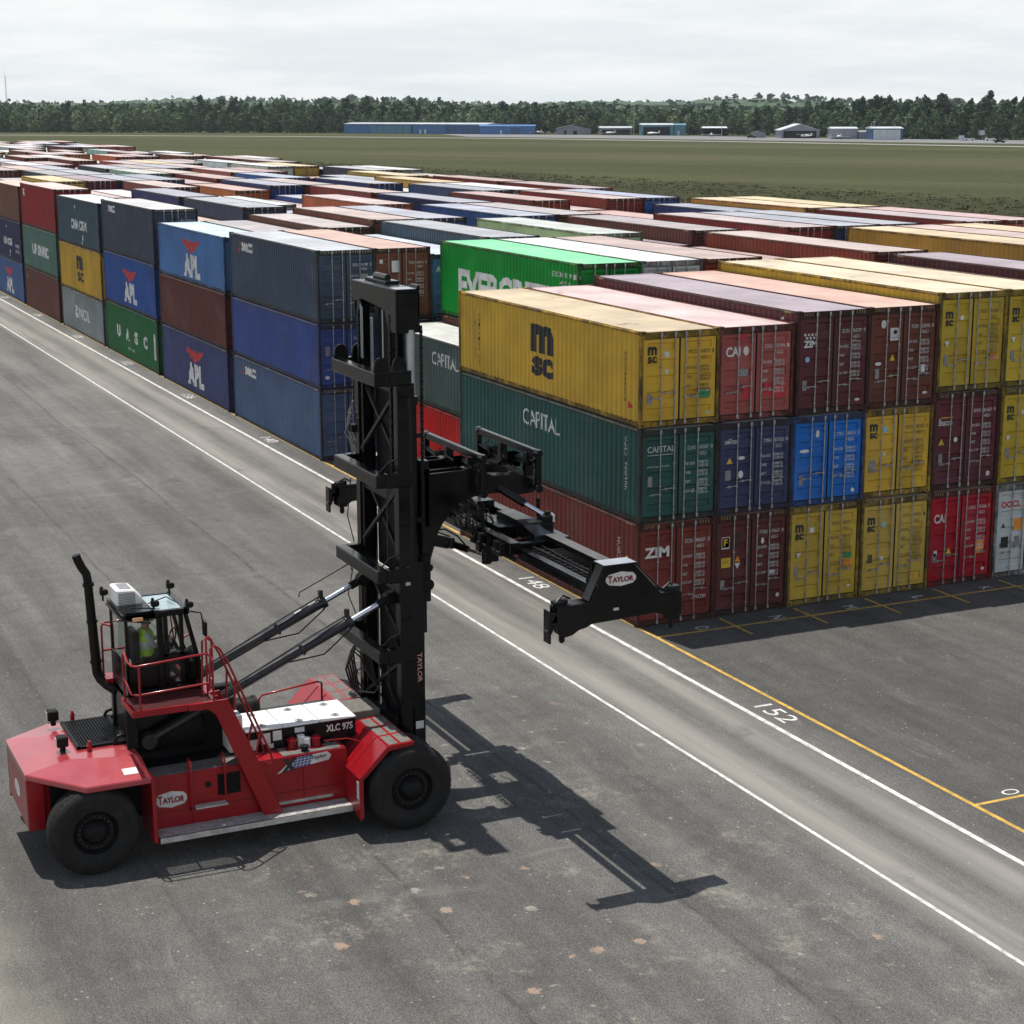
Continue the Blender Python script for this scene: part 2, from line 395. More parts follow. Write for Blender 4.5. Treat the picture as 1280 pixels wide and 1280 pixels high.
    sp = mth(t, 'MULTIPLY', mth(t, 'MULTIPLY', mth(t, 'MULTIPLY', ramp(t, mth(t, 'SUBTRACT', mth(t, 'ADD', vo.outputs['Distance'], mth(t, 'MULTIPLY', noise(t, v, 16., 5, .75), .16)), mth(t, 'MULTIPLY', mth(t, 'POWER', sc3.outputs[2], 3.), .10)), .09, .16, .60, 0.), ramp(t, fine, .30, .50, .25, 1.)), ramp(t, sc3.outputs[0], .50, .54)), mth(t, 'MULTIPLY', clus, mth(t, 'MULTIPLY', side, ramp(t, X, -6., 8., .15, 1.))))
    c = mixc(t, sp, c, mixc(t, ramp(t, sc3.outputs[1], .35, .5), (.40, .37, .31), (.42, .29, .20)))
    v2 = N(t, 'ShaderNodeTexVoronoi', voronoi_dimensions='2D', ins={'Scale': 4.2}); t.links.new(v, v2.inputs['Vector'])
    sp2 = mth(t, 'MULTIPLY', ramp(t, mth(t, 'ADD', v2.outputs['Distance'], mth(t, 'MULTIPLY', fine, .12)), .10, .20, .6, 0.), ramp(t, noise(t, v, .9, 6, .75), .48, .60))
    sc4 = N(t, 'ShaderNodeSeparateColor'); t.links.new(v2.outputs['Color'], sc4.inputs[0])
    sp2 = mth(t, 'MULTIPLY', sp2, mth(t, 'MULTIPLY', ramp(t, sc4.outputs[0], .74, .77), ramp(t, X, -25., 10., .2, 1.)))
    c = mixc(t, sp2, c, (.40, .38, .34))
    t.links.new(c, b.inputs['Base Color']); b.inputs['Roughness'].default_value = .92; b.inputs['Specular IOR Level'].default_value = .25
    bump(t, b, mth(t, 'ADD', fine, mth(t, 'MULTIPLY', mid, .4)), .35, .012)
    return m
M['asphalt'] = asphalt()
def grassmat():
    m, t, b = newmat('mown_grass')
    v = N(t, 'ShaderNodeTexCoord').outputs['Object']
    rot = N(t, 'ShaderNodeVectorRotate', rotation_type='Z_AXIS'); rot.inputs['Angle'].default_value = R(-33); t.links.new(v, rot.inputs['Vector'])
    rv = rot.outputs[0]
    big = noise(t, mapping(t, rv, (.0022, .016, 1)), 1., 6, .6); st = noise(t, mapping(t, rv, (.004, .10, 1)), 1., 5, .6); fine = noise(t, v, .55, 6, .7); pat = noise(t, v, .03, 5, .6)
    c = mixc(t, ramp(t, big, .35, .65), (.052, .057, .026), (.086, .083, .041))
    c = mixc(t, ramp(t, st, .4, .7, 0, .6), c, (.050, .064, .023))
    c = mixc(t, ramp(t, pat, .45, .7, 0, .5), c, (.055, .062, .026))
    s = N(t, 'ShaderNodeSeparateXYZ'); t.links.new(v, s.inputs[0])
    near = mth(t, 'MULTIPLY', ramp(t, mth(t, 'ADD', s.outputs[1], mth(t, 'ADD', mth(t, 'MULTIPLY', fine, 22.), mth(t, 'ADD', mth(t, 'MULTIPLY', s.outputs[0], -.16), mth(t, 'MULTIPLY', pat, 60.)))), 225., 250., 1., 0.), .95)
    c = mixc(t, near, c, mixc(t, ramp(t, fine, .3, .7), (.022, .026, .011), (.056, .056, .026)))
    cc = N(t, 'ShaderNodeCombineColor'); f = ramp(t, fine, .2, .8, .68, 1.3)
    for i in range(3): t.links.new(f, cc.inputs[i])
    c = mixc(t, 1., c, cc.outputs[0], 'MULTIPLY')
    t.links.new(c, b.inputs['Base Color']); b.inputs['Roughness'].default_value = 1; b.inputs['Specular IOR Level'].default_value = .05
    bump(t, b, fine, .8, .3)
    return m
M['grass'] = grassmat()
def sheet(name, pts, z, mat, kind='structure'):
    mb = MB(); mb.sheet([(x, y, z) for x, y in pts]); o = mb.build(name, mat, fix=False); tag(o, kind=kind); return o
sheet('field', [(-7000,-6000),(900,-6000),(900,7000),(-7000,7000)], -.03, M['grass'])
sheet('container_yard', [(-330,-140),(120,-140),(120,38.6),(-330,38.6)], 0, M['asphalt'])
# far taxiway and apron
M['concrete'] = pm('pale_concrete', (.30,.29,.27), .9, 0, .15, .05, rnd=False)
M['apron'] = pm('grey_apron', (.17,.17,.172), .9, 0, .15, .04, rnd=False)
def strip(name, pts, w, z, mat):
    mb = MB(); P = [Vector((x, y, 0)) for x, y in pts]; L = []
    for i, p in enumerate(P):
        d = (P[min(i+1, len(P)-1)]-P[max(i-1, 0)]).normalized(); n = Vector((-d.y, d.x, 0)); L.append((p+n*w/2, p-n*w/2))
    for (a, b), (c, d) in zip(L, L[1:]): mb.sheet([(q.x, q.y, z) for q in (a, b, d, c)])
    return tag(mb.build(name, mat, fix=False), kind='structure')
strip('taxiway', [(-1020,60),(-955,150),(-850,265),(-740,345),(-620,396),(-490,436),(-380,468)], 11, -.018, M['concrete'])
sheet('apron', [(-900,372),(-840,420),(-800,445),(-770,466),(-700,478),(-640,505),(-560,560),(-470,560),(-540,470),(-625,430),(-730,385),(-800,345)], -.024, M['apron'])

# painted markings
M['mark_w'] = pm('white_road_paint', (.60,.59,.56), .8, 0, .28, 3.2, .75, (.22,.20,.18), rnd=False)
M['mark_y'] = pm('yellow_road_paint', (.50,.31,.05), .8, 0, .28, 3.2, .75, (.16,.13,.09), rnd=False)
mb = MB()
mb.sheet([(-262,-1.06,.004),(120,-1.06,.004),(120,-.93,.004),(-262,-.93,.004)])
mb.sheet([(-262,-3.77,.004),(120,-3.77,.004),(120,-3.68,.004),(-262,-3.68,.004)])
tag(mb.build('white_lane_lines', M['mark_w'], fix=False), kind='structure')
SL = 13.147; PI_ = 2.45
mb = MB()
mb.sheet([(-262,.0,.004),(120,.0,.004),(120,.11,.004),(-262,.11,.004)])
for k in range(-2, 19):
    x = 1.0 - SL*k
    mb.sheet([(x-.05,.11,.004),(x+.05,.11,.004),(x+.05,36.8,.004),(x-.05,36.8,.004)])
    for j in range(1, 15):
        y = j*PI_ + .1
        mb.sheet([(x-.82,y-.045,.008),(x+.85,y-.045,.008),(x+.85,y+.045,.008),(x-.82,y+.045,.008)])
tag(mb.build('yellow_bay_lines', M['mark_y'], fix=False), kind='structure')
mb = MB()
for k in range(-1, 12):
    put_text(mb, str(148-4*k), (-6.20-SL*k, -.68, .004), (1,0,0), (0,1,0), w=1.32, h=.50, bold=.0)
for k in range(-1, 3):
    for j, ch in enumerate('ONMLKJHG'):
        put_text(mb, ch, (.60-SL*k, (1.42 if k >= 0 else 1.0)+j*PI_, .004), (1,0,0), (0,1,0), w=.27, h=.42)
tag(mb.build('painted_bay_numbers', M['mark_w'], fix=False), kind='structure')

# ------------------------------------------------------------------ vegetation
def leafmat(name, c1, c2):
    m, t, b = newmat(name); vec = objco(t); oi = N(t, 'ShaderNodeObjectInfo')
    c = mixc(t, ramp(t, noise(t, vec, .25, 3), .35, .65), c1, c2)
    cc = N(t, 'ShaderNodeCombineColor'); f = mth(t, 'MULTIPLY', ramp(t, oi.outputs['Random'], 0, 1, .78, 1.25), ramp(t, noise(t, vec, 1.1, 2), .3, .7, .75, 1.25))
    for i in range(3): t.links.new(f, cc.inputs[i])
    t.links.new(mixc(t, 1., c, cc.outputs[0], 'MULTIPLY'), b.inputs['Base Color'])
    b.inputs['Roughness'].default_value = .75; b.inputs['Specular IOR Level'].default_value = .15
    return m
M['pine'] = leafmat('pine_needles', (.040,.072,.042), (.068,.104,.055))
M['leaf'] = leafmat('broad_leaves', (.072,.122,.060), (.115,.165,.080))
M['leafy'] = leafmat('fresh_spring_leaves', (.150,.215,.100), (.205,.255,.125))
M['weed'] = leafmat('roadside_weeds', (.066,.078,.034), (.105,.108,.052))
M['bark'] = pm('bark', (.075,.058,.045), .9, 0, .3, 3)
def leaves(mb, c, r, n, size, rng, flat=.0):
    for _ in range(n):
        while True:
            q = Vector((rng.uniform(-1,1), rng.uniform(-1,1), rng.uniform(-1,1)))
            if .25 < q.length < 1: break
        p = Vector(c) + Vector((q.x*r[0], q.y*r[1], q.z*r[2]))
        u = Vector((rng.gauss(0,1), rng.gauss(0,1), rng.gauss(0,.6))).normalized(); w = u.cross(Vector((rng.gauss(0,1), rng.gauss(0,1), rng.gauss(0,1)))).normalized()
        s = size*rng.uniform(.6, 1.35)
        mb.add([p-u*s-w*s*.55, p+u*s*.2-w*s*.8, p+u*s+w*s*.3, p-u*s*.1+w*s*.85], [(0,1,2,3)])
def tree_proto(kind, seed):
    rng = random.Random(seed); cr_, tk = MB(), MB()
    if kind == 'pine':
        h = 18.5*rng.uniform(.9, 1.1); n = rng.randint(11, 15)
        tk.cyl((0,0,0), (rng.uniform(-.4,.4), rng.uniform(-.4,.4), h*.93), .30, .09, 8)
        for i in range(n):
            z = h*(.42+.52*i/(n-1)); rr = 3.3*math.sin(math.pi*(.22+.66*i/(n-1)))*rng.uniform(.75,1.1); a = rng.uniform(0, 6.28)
            c = (math.cos(a)*rr*.75, math.sin(a)*rr*.75, z); tk.cyl((0,0,z-.9), c, .09, .03, 5)
            leaves(cr_, c, (rr*.85, rr*.85, 1.35), 60, .60, rng)
    else:
        h = 17*rng.uniform(.85, 1.12); n = rng.randint(11, 15)
        tk.cyl((0,0,0), (rng.uniform(-.5,.5), rng.uniform(-.5,.5), h*.7), .33, .1, 8)
        for i in range(n):
            q = i/(n-1); z = h*(.12+.78*q); rr = 5.0*math.sin(math.pi*min(.96, .26+.62*q))*rng.uniform(.75,1.1); a = i*2.4+rng.uniform(-.5,.5)
            c = (math.cos(a)*rr*.62, math.sin(a)*rr*.62, z); tk.cyl((0,0,max(1,z-2)), c, .1, .03, 5)
            leaves(cr_, c, (rr*.72, rr*.72, 1.9), 80, .62, rng)
    return cr_, tk, h
protos = {}
for kind, mat, ns in (('pine','pine',5), ('broad','leaf',6), ('fresh','leafy',3)):
    for q in range(ns):
        a, b_, h = tree_proto('pine' if kind == 'pine' else 'broad', 100+q+len(kind)*7)
        protos[(kind, q)] = (a.mesh('crown', M[mat], fix=False), b_.mesh('trunk', M['bark']), h)
rng = random.Random(5)
def plant_tree(x, y, kind, s, label, group):
    q = rng.randrange({'pine':5,'broad':6,'fresh':3}[kind]); cm, tm, h = protos[(kind, q)]
    e = empty('pine_tree' if kind == 'pine' else 'broadleaf_tree', (x, y, -.03), rng.uniform(0, 6.28)); e.scale = (s, s, s*rng.uniform(.92, 1.1))
    link('crown', cm, e); link('trunk', tm, e)
    tag(e, label, 'tree', group)
LB = {'pine': 'tall dark pine with bare trunk in the wood edge', 'broad': 'rounded mid green broadleaf tree in the wood edge', 'fresh': 'pale yellow green spring leafed tree in the wood edge'}
GR = {'pine': 'dark pines of the wood edge', 'broad': 'broadleaf trees of the wood edge', 'fresh': 'pale spring trees of the wood edge'}
edge_lines = [  # (x0,y0,x1,y1, spacing, scale, weights pine/broad/fresh, place words)
    ((-1115,85),(-1020,245), 5.0, .92, (1,5,9), 'left of the blue hangars'),
    ((-1020,245),(-935,372), 5.0, 1.02, (3,6,1), 'behind the blue hangars'),
    ((-935,372),(-875,430), 5.0, .92, (2,6,2), 'behind the blue annex hangar'),
    ((-872,432),(-745,525), 5.2, .80, (2,6,2), 'behind the open grey hangars'),
    ((-735,505),(-640,520), 5.2, .98, (4,4,0), 'behind the white hangars'),
    ((-650,505),(-520,585), 5.2, 1.02, (4,4,0), 'right of the white hangars')]
for (a, b_, sp, s, wt, words) in edge_lines:
    a = Vector(a); b_ = Vector(b_); L = (b_-a).length; d = (b_-a)/L; nrm = Vector((-cf.x, -cf.y)).normalized()*-1
    for row in range(3):
        n = int(L/(sp*(1+.12*row)))
        for i in range(n):
            p = a + d*(L*(i+rng.uniform(.05,.95))/n) + nrm*(row*8.5+rng.uniform(-2.5,2.5))
            w_ = (wt[0]*2, wt[1], wt[2]) if row else (1, wt[1]+1, wt[2])
            k = rng.choices(('pine','broad','fresh'), w_)[0]
            sc = s*rng.uniform(.82,1.10)*(.80 if row == 0 else .98)
            plant_tree(p.x, p.y, k, sc, LB[k] + ' ' + words, GR[k] + ' ' + words)
# the woods that carry on behind, one mass
mb = MB(); rng2 = random.Random(8)
for (dist, hgt, n, sz, a0, a1) in ((1150,15,3800,2.8,-.38,.40), (1700,21,2400,3.8,-.40,.40), (2700,30,2000,5.5,-.40,.40)):
    for i in range(n):
        an = rng2.uniform(a0, a1); base = math.atan2(cf.y, cf.x) - an
        dd = dist*rng2.uniform(1, 1.10); g = max(0, (dist-1200)*.006)
        p = Vector((41+dd*math.cos(base), -23+dd*math.sin(base), 0)); bump_ = .84+.16*math.sin(an*23+dist)+.08*math.sin(an*61)
        z = hgt*bump_*rng2.uniform(.12, 1.0)
        leaves(mb, (p.x, p.y, z), (sz*.9, sz*.9, sz*.8), 3, sz*.85, rng2)
for (dist, hgt) in ((1165,11.5),(1720,19),(2720,28)):                        # the closed canopy under the loose leaves
    n = 260; prev = None
    for i in range(n+1):
        an = -.42+.84*i/n; base = math.atan2(cf.y, cf.x)-an; z = hgt*(.84+.16*math.sin(an*23+dist)+.08*math.sin(an*61))*rng2.uniform(.86,1.02)
        q = [(41+r*math.cos(base), -23+r*math.sin(base), zz3) for r, zz3 in ((dist,-1),(dist*1.002,z*.8),(dist*1.006,z),(dist*1.06,z*1.02),(dist*1.06,-1))]
        if prev: mb.add(prev+q, [(k, k+1, k+6, k+5) for k in range(4)])
        prev = q
tag(mb.build('woodland', M['pine'], fix=False), 'dark unbroken woodland behind the airfield', 'woodland', kind='stuff')
# weeds at the yard edge, rough grass
mb = MB(); rng2 = random.Random(9)
for i in range(9000):
    x = rng2.uniform(-560, 20); lim = 200+.16*x; y = 39.5+(lim-39.5)*rng2.random()**1.25
    s = rng2.uniform(.14, .36)*(1.9 if rng2.random() < .04 else 1)
    leaves(mb, (x, y, s*.22), (s*3.2, s*3.2, s*.36), 12, .09+.14*s, rng2)
tag(mb.build('weeds', M['weed'], fix=False), 'low dark green weeds along the yard edge', 'weeds', kind='stuff')

# ------------------------------------------------------------------ far airfield buildings, parked aircraft
M['bluewall'] = pm('blue_metal_cladding', (.045,.15,.36), .5, 0, .10, .3)
M['bluedark'] = pm('blue_sliding_door', (.03,.085,.20), .5, 0, .12, .3)
M['teal'] = pm('teal_metal_cladding', (.08,.22,.30), .5, 0, .1, .3)
M['greywall'] = pm('grey_metal_cladding', (.24,.26,.30), .55, 0, .1, .3)
M['whitewall'] = pm('white_metal_cladding', (.55,.58,.60), .55, 0, .08, .3)
M['metalroof'] = pm('bright_metal_roof', (.55,.58,.60), .4, .2, .1, .3)
M['darkroof'] = pm('dark_shingle_roof', (.10,.10,.11), .8, 0, .15, .3)
M['dark'] = pm('dark_interior', (.012,.014,.018), .9, 0, 0)
vd = Vector((cf.x, cf.y, 0)).normalized()
def hangar(name, p0, p1, h, depth, wall, roof, label, doors=(), open_=False, gable=0., extra=None, over=.4, doormat=None):
    """p0-p1: the foot of its front towards the yard; depth away from it"""
    a = Vector((*p0, -.03)); b = Vector((*p1, -.03)); d = (b-a).normalized(); L = (b-a).length; n = Vector((-d.y, d.x, 0)); n = n if n.dot(vd) > 0 else -n
    e = empty(name, (a+b)/2); org = (a+b)/2
    def P(s, w, z): q = a + d*s + n*w; return (q.x, q.y, -.03+z)
    def bx(mb, s0, s1, w0, w1, z0, z1, m=0):
        vs = [P(s0,w0,z0),P(s1,w0,z0),P(s1,w1,z0),P(s0,w1,z0),P(s0,w0,z1),P(s1,w0,z1),P(s1,w1,z1),P(s0,w1,z1)]
        mb.add(vs, [(0,3,2,1),(4,5,6,7),(0,1,5,4),(1,2,6,5),(2,3,7,6),(3,0,4,7)], m)
    mb = MB()
    if open_:
        bx(mb, 0, .8, 0, depth, 0, h); bx(mb, L-.8, L, 0, depth, 0, h); bx(mb, .8, L-.8, depth-.3, depth, 0, h); bx(mb, .8, L-.8, 0, .3, h*.80, h)
    else: bx(mb, 0, L, 0, depth, 0, h)
    if gable:
        for w in (0, depth): mb.sheet([P(0,w,h), P(L,w,h), P(L/2,w,h+gable)])
    mb.build('wall', wall, e, org=org)
    mb = MB(); g = gable if gable else .9
    if gable:
        for s0, s1 in ((-over, L/2), (L+over, L/2)):
            z0 = h-g*over/(L/2)
            mb.add([P(s0,-over,z0),P(s1,-over,h+g),P(s1,depth+over,h+g),P(s0,depth+over,z0),P(s0,-over,z0+.25),P(s1,-over,h+g+.25),P(s1,depth+over,h+g+.25),P(s0,depth+over,z0+.25)],
                   [(0,3,2,1),(4,5,6,7),(0,1,5,4),(1,2,6,5),(2,3,7,6),(3,0,4,7)])
    else:
        mb.add([P(-over,-over,h),P(L+over,-over,h),P(L+over,depth+over,h),P(-over,depth+over,h),P(-over,-over,h+.2),P(L+over,-over,h+.2),P(L+over,depth/2,h+g),P(-over,depth/2,h+g),P(L+over,depth+over,h+.2),P(-over,depth+over,h+.2)],
               [(0,3,2,1),(0,1,5,4),(4,5,6,7),(7,6,8,9),(2,3,9,8),(1,2,8,6,5),(3,0,4,7,9)])
    mb.build('roof', roof, e, org=org)
    for (s0, s1, z1, mm) in doors:
        mb = MB(); bx(mb, s0, s1, -.12, -.03, .05, z1); mb.build('door', mm, e, org=org)
    tag(e, label, 'hangar' if 'hangar' in name else 'building')
    return e
hangar('hangar', (-943,330.5), (-911,359), 5.2, 22, M['bluewall'], M['metalroof'], 'long blue hangar with pale doors, leftmost of the blue row', [(17+i*4.2, 20.6+i*4.2, 4.4, M['teal']) for i in range(6)])
hangar('hangar', (-910.5,359.5), (-878,390), 5.2, 22, M['bluewall'], M['metalroof'], 'blue hangar with darker sliding doors, middle of the blue row', [(4,5.2,2.4,M['whitewall']),(7,8.2,2.4,M['whitewall'])] + [(20+i*4, 23.6+i*4, 4.4, M['bluedark']) for i in range(6)])
hangar('hangar', (-872,383.5), (-859.5,411), 4.3, 16, M['bluewall'], M['bluewall'], 'low bright blue flat annex hangar at the right of the blue row', [(17,22,3.4,M['bluedark']),(11,12,2.2,M['whitewall'])])
hangar('house', (-849,419), (-841.5,436), 3.0, 11, M['greywall'], M['darkroof'], 'low grey house with a dark hipped roof beside the blue annex', [(4,5.2,2.2,M['dark']),(9,11,2,M['dark'])], gable=1.9)
hangar('hangar_shed', (-826,433.6), (-819,449), 3.6, 12, M['greywall'], M['metalroof'], 'dark open aircraft shed under a small raised roof', open_=True)
hangar('hangar', (-804,446.7), (-797,462), 5.3, 18, M['teal'], M['metalroof'], 'teal hangar with a wide dark opening and pale roof', [(.9,15,4.4,M['dark'])])  # near black panel stands in for the shade inside the opening
hangar('shed', (-796.8,462.6), (-794,467.5), 5.2, 16, M['teal'], M['teal'], 'square pale teal block against the open teal hangar', [(1.5,2.6,2.3,M['whitewall'])])
hangar('carport', (-778,469), (-773,480), 3.8, 10, M['dark'], M['whitewall'], 'open canopy with a white roof right of the teal hangar', open_=True)
hangar('house', (-712,457), (-709,462.6), 2.2, 6, M['greywall'], M['darkroof'], 'tiny grey hut with dark roof left of the gabled hangar', gable=.9)
hangar('hangar', (-696,462.8), (-688,479.5), 3.6, 20, M['greywall'], M['metalroof'], 'grey gabled hangar with a dark open front', [(1.2,17,3.4,M['dark'])], gable=2.9)  # dark sheet across the front paints the shaded inside
hangar('hangar', (-666.5,471.5), (-661,482), 4.6, 14, M['greywall'], M['metalroof'], 'plain grey metal hangar between the gabled and the white hangars')
hangar('shed', (-660.6,482.6), (-659.8,487.5), 3.0, 8, M['greywall'], M['greywall'], 'small low grey shed joined to the plain grey hangar')
hangar('hangar', (-640.5,475.6), (-634.5,488), 4.9, 16, M['bluedark'], M['metalroof'], 'blue hangar with four tall white front doors', [(.4+i*3.1, 3.4+i*3.1, 4.5, M['whitewall']) for i in range(4)])
M['airwhite'] = pm('white_aircraft_paint', (.72,.72,.72), .35, 0, .05)
def aircraft(x, y, rz, label, high=False):
    e = empty('light_aircraft', (x, y, -.024), rz)
    mb = MB(); mb.tube([(-3.9,0,1.35),(-2,0,1.3),(0,0,1.25),(1.6,0,1.2),(2.5,0,1.15)], [.14,.36,.62,.58,.3], 10); mb.build('fuselage', M['airwhite'], e, smooth=60)
    zw = 1.85 if high else .95; mb = MB(); mb.beam((.5,-5.3,zw+.12),(.5,0,zw),1.2,.14,m=0,w2=1.5); mb.beam((.5,0,zw),(.5,5.3,zw+.12),1.5,.14,w2=1.2); mb.build('wing', M['airwhite'], e)
    mb = MB(); mb.prism([(-4.1,1.4),(-3.2,1.4),(-3.8,2.6),(-4.3,2.6)], 'y', -.06, .06); mb.box(-4.2,-3.5,-1.6,1.6,1.38,1.46); mb.build('tail', M['airwhite'], e)
    mb = MB()
    for px, py in ((1.7,0),(-.1,1.1),(-.1,-1.1)): mb.cyl((px,py-.09,.26),(px,py+.09,.26),.26); mb.beam((px,py,.3),(px*.8,py*.3,1.0),.07,.07)
    mb.build('undercarriage', M['blkm'], e)
    mb = MB(); mb.box(2.5,2.56,-.9,.9,1.08,1.22); mb.build('propeller', M['blkm'], e)
    tag(e, label, 'aircraft')
aircraft(-822,437, R(200), 'white light aircraft in front of the dark open shed')
aircraft(-797,449, R(230), 'white light aircraft parked before the open teal hangar')
aircraft(-742,452, R(150), 'white low winged aircraft out on the apron below the canopy')
aircraft(-686,470, R(195), 'high winged white aircraft before the gabled hangar', True)
aircraft(-663,473, R(160), 'white light aircraft nose out before the plain grey hangar')
aircraft(-861,413, R(190), 'white light aircraft at the corner of the blue annex')
def far_car(x, y, rz, mat, label):
    e = empty('parked_car', (x, y, -.024), rz)
    mb = MB(); mb.prism([(-2.2,.35),(2.2,.35),(2.25,.8),(1.2,.95),(-2.1,1.0),(-2.25,.7)], 'y', -.88, .88); mb.build('body', mat, e, bevel=.06)
    mb = MB(); mb.prism([(-1.7,.99),(.9,.96),(.3,1.42),(-1.2,1.45)], 'y', -.78, .78); mb.build('cabin', M['dark'], e, bevel=.05)
    for sx_ in (-1.35, 1.35):
        for sy in (-.82, .82):
            mb = MB(); mb.cyl((sx_,sy-.1,.33),(sx_,sy+.1,.33),.33); mb.build('wheel', M['rubber'], e)
    tag(e, label, 'car')
far_car(-605,502, R(60), M['airwhite'], 'white car parked before the trees right of the hangars')
far_car(-598,508, R(60), M['airwhite'], 'second white car nearer the square sign board')
far_car(-701.7,450, R(60), M['blkm'], 'dark car on the apron beside the tiny grey hut')
far_car(-556,478, R(60), M['blkm'], 'dark car far right on the apron edge')
e = empty('sign_board', (-611,514,-.03)); 
mb = MB(); mb.beam((-1.1,-1.0,2.2),(-1.1,-1.0,4.6),.15,.15); mb.prism([(-1.3,2.2),(1.3,2.2),(1.3,4.3),(-1.3,4.3)], 'x', -.08, .08); mb.build('board', M['whitewall'], e)
mb = MB(); mb.cyl((0,-1,0),(0,-1,2.3),.1); mb.cyl((0,1,0),(0,1,2.3),.1); mb.build('post', M['blkm'], e)
tag(e, 'square white sign board on posts before the dark trees', 'sign')
e = empty('utility_cabinet', (-606.6,499,-.024)); mb = MB(); mb.box(-.8,.8,-.9,.9,.1,2.2); mb.build('cabinet', M['whitewall'], e, bevel=.05); mb = MB(); mb.box(-.86,.86,-.96,.96,2.2,2.32); mb.box(-.9,.9,-1,1,0,.1); mb.build('trim', M['greywall'], e)
tag(e, 'white upright cabinet left of the parked white car', 'cabinet')
for (x, y, h, words) in ((-815,448,14,'beside the dark open shed'), (-768,474,9,'right of the white roofed canopy'), (-655,487,8,'behind the plain grey hangar')):
    e = empty('light_pole', (x, y, -.03)); mb = MB(); mb.cyl((0,0,0),(0,0,h),.16,.1,8); mb.build('pole', M['whitewall'], e); mb = MB(); mb.box(-.1,.1,-.7,.7,h-.1,h+.12); mb.build('lamp_head', M['whitewall'], e)
    tag(e, 'thin pale pole standing ' + words, 'pole')
e = empty('radio_mast', (-1304,205,-.03)); mb = MB()
for q in range(3):
    a = q*2.094; mb.cyl((.8*math.cos(a),.8*math.sin(a),0),(.35*math.cos(a),.35*math.sin(a),37),.07,.05,6)
    b2 = a+2.094
    for i in range(12):
        z0 = i*3.0; f0 = .8-.45*z0/37; f1 = .8-.45*(z0+3)/37
        mb.cyl((f0*math.cos(a),f0*math.sin(a),z0),(f1*math.cos(b2),f1*math.sin(b2),z0+3),.04,n=5)
mb.build('lattice', M['greywall'], e); mb = MB(); mb.cyl((0,0,36),(0,0,41),.06,.03,6); mb.build('antenna', M['greywall'], e); tag(e, 'thin grey lattice radio mast above the woods at far left', 'mast')
for (x, y, lab) in ((-985,318,'rust red farm trailer by the wood edge'),(-979,330,'second smaller rust red trailer nearer the blue hangars')):
    e = empty('trailer', (x, y, -.03), R(60)); M['rustred'] = M.get('rustred') or pm('rust_red_paint', (.20,.05,.035), .6)
    mb = MB(); mb.prism([(-3,.8),(3,.8),(3.2,1.9),(-2.2,1.9),(-3,1.4)], 'y', -1.1, 1.1); mb.build('body', M['rustred'], e, bevel=.05)
    for sx_ in (-1.6, 1.6):
        mb = MB(); mb.cyl((sx_,-1.25,.45),(sx_,1.25,.45),.45); mb.build('wheel', M['rubber'], e)
    tag(e, lab, 'trailer')

# thin summer haze round everything
hz_ = MB(); hz_.box(-3400, 320, -1500, 2700, -1.5, 60)
hm = bpy.data.materials.new('haze'); hm.use_nodes = True; ht = hm.node_tree; ht.nodes.clear()
ho = N(ht, 'ShaderNodeOutputMaterial'); hv = N(ht, 'ShaderNodeVolumePrincipled', ins={'Density': 5.2e-5, 'Color': (.82,.92,1.,1), 'Anisotropy': .1}); ht.links.new(hv.outputs[0], ho.inputs['Volume'])
tag(hz_.build('haze', hm), 'thin pale haze over the airfield', 'haze', kind='stuff')
# ------------------------------------------------------------------ shipping containers
LX = 6.096; WY = 1.219; HS = 2.591; HC = 2.896
PER = 11.9/43; XS = -5.95
def cor(x):
    q = ((x-XS) % PER)/PER
    if q < .26: return 0.
    if q < .5: return .036*(q-.26)/.24
    if q < .76: return .036
    return .036*(1-(q-.76)/.24)
FOLDS = sorted([XS+PER*(k+q) for k in range(43) for q in (0., .26, .5, .76)])
def frame_mb(H):
    mb = MB()
    for x0, x1 in ((5.975, 6.094), (-6.094, -5.955)):
        for s in (-1, 1): mb.box(x0, x1, s*1.135, s*1.217, .118, H-.118)
    for s in (-1, 1):
        mb.box(-5.955, 5.975, s*1.140, s*1.186, .03, .16); mb.prism([(s*1.155,H-.095),(s*1.2185,H-.095),(s*1.2185,H-.055),(s*1.178,H-.008),(s*1.155,H-.008)], 'x', -5.955, 5.975)
    mb.box(6.02, 6.088, -1.135, 1.135, H-.20, H-.025); mb.box(6.00, 6.086, -1.135, 1.135, .02, .15)
    mb.box(-6.088, -6.03, -1.135, 1.135, H-.11, H-.03); mb.box(-6.086, -6.03, -1.135, 1.135, .02, .16)
    for sx_ in (-1, 1):
        for sy in (-1, 1):
            for z in (0, H-.118):
                mb.box(sx_*(LX-.178), sx_*LX, sy*(WY-.162), sy*WY, z, z+.118, 1)
                cx, cz = sx_*(LX-.089), z+.059
                mb.cyl((cx, sy*(WY-.02), cz), (cx, sy*(WY+.002), cz), .036, n=10, m=2)
                mb.cyl((sx_*(LX-.02), sy*(WY-.081), cz), (sx_*(LX+.002), sy*(WY-.081), cz), .033, n=10, m=2)
    mb.box(-5.95, 5.97, -1.14, 1.14, .10, .15, 2)
    return mb
def side_mb(H):
    mb = MB(); xs = [XS-.01] + FOLDS + [5.98]; vs = []
    for x in xs:
        y = -1.200 + (cor(x) if XS < x < 5.95 else 0)
        vs += [(x, y, .15), (x, y, H-.09)]
    mb.add(vs, [(2*i, 2*i+2, 2*i+3, 2*i+1) for i in range(len(xs)-1)])
    return mb
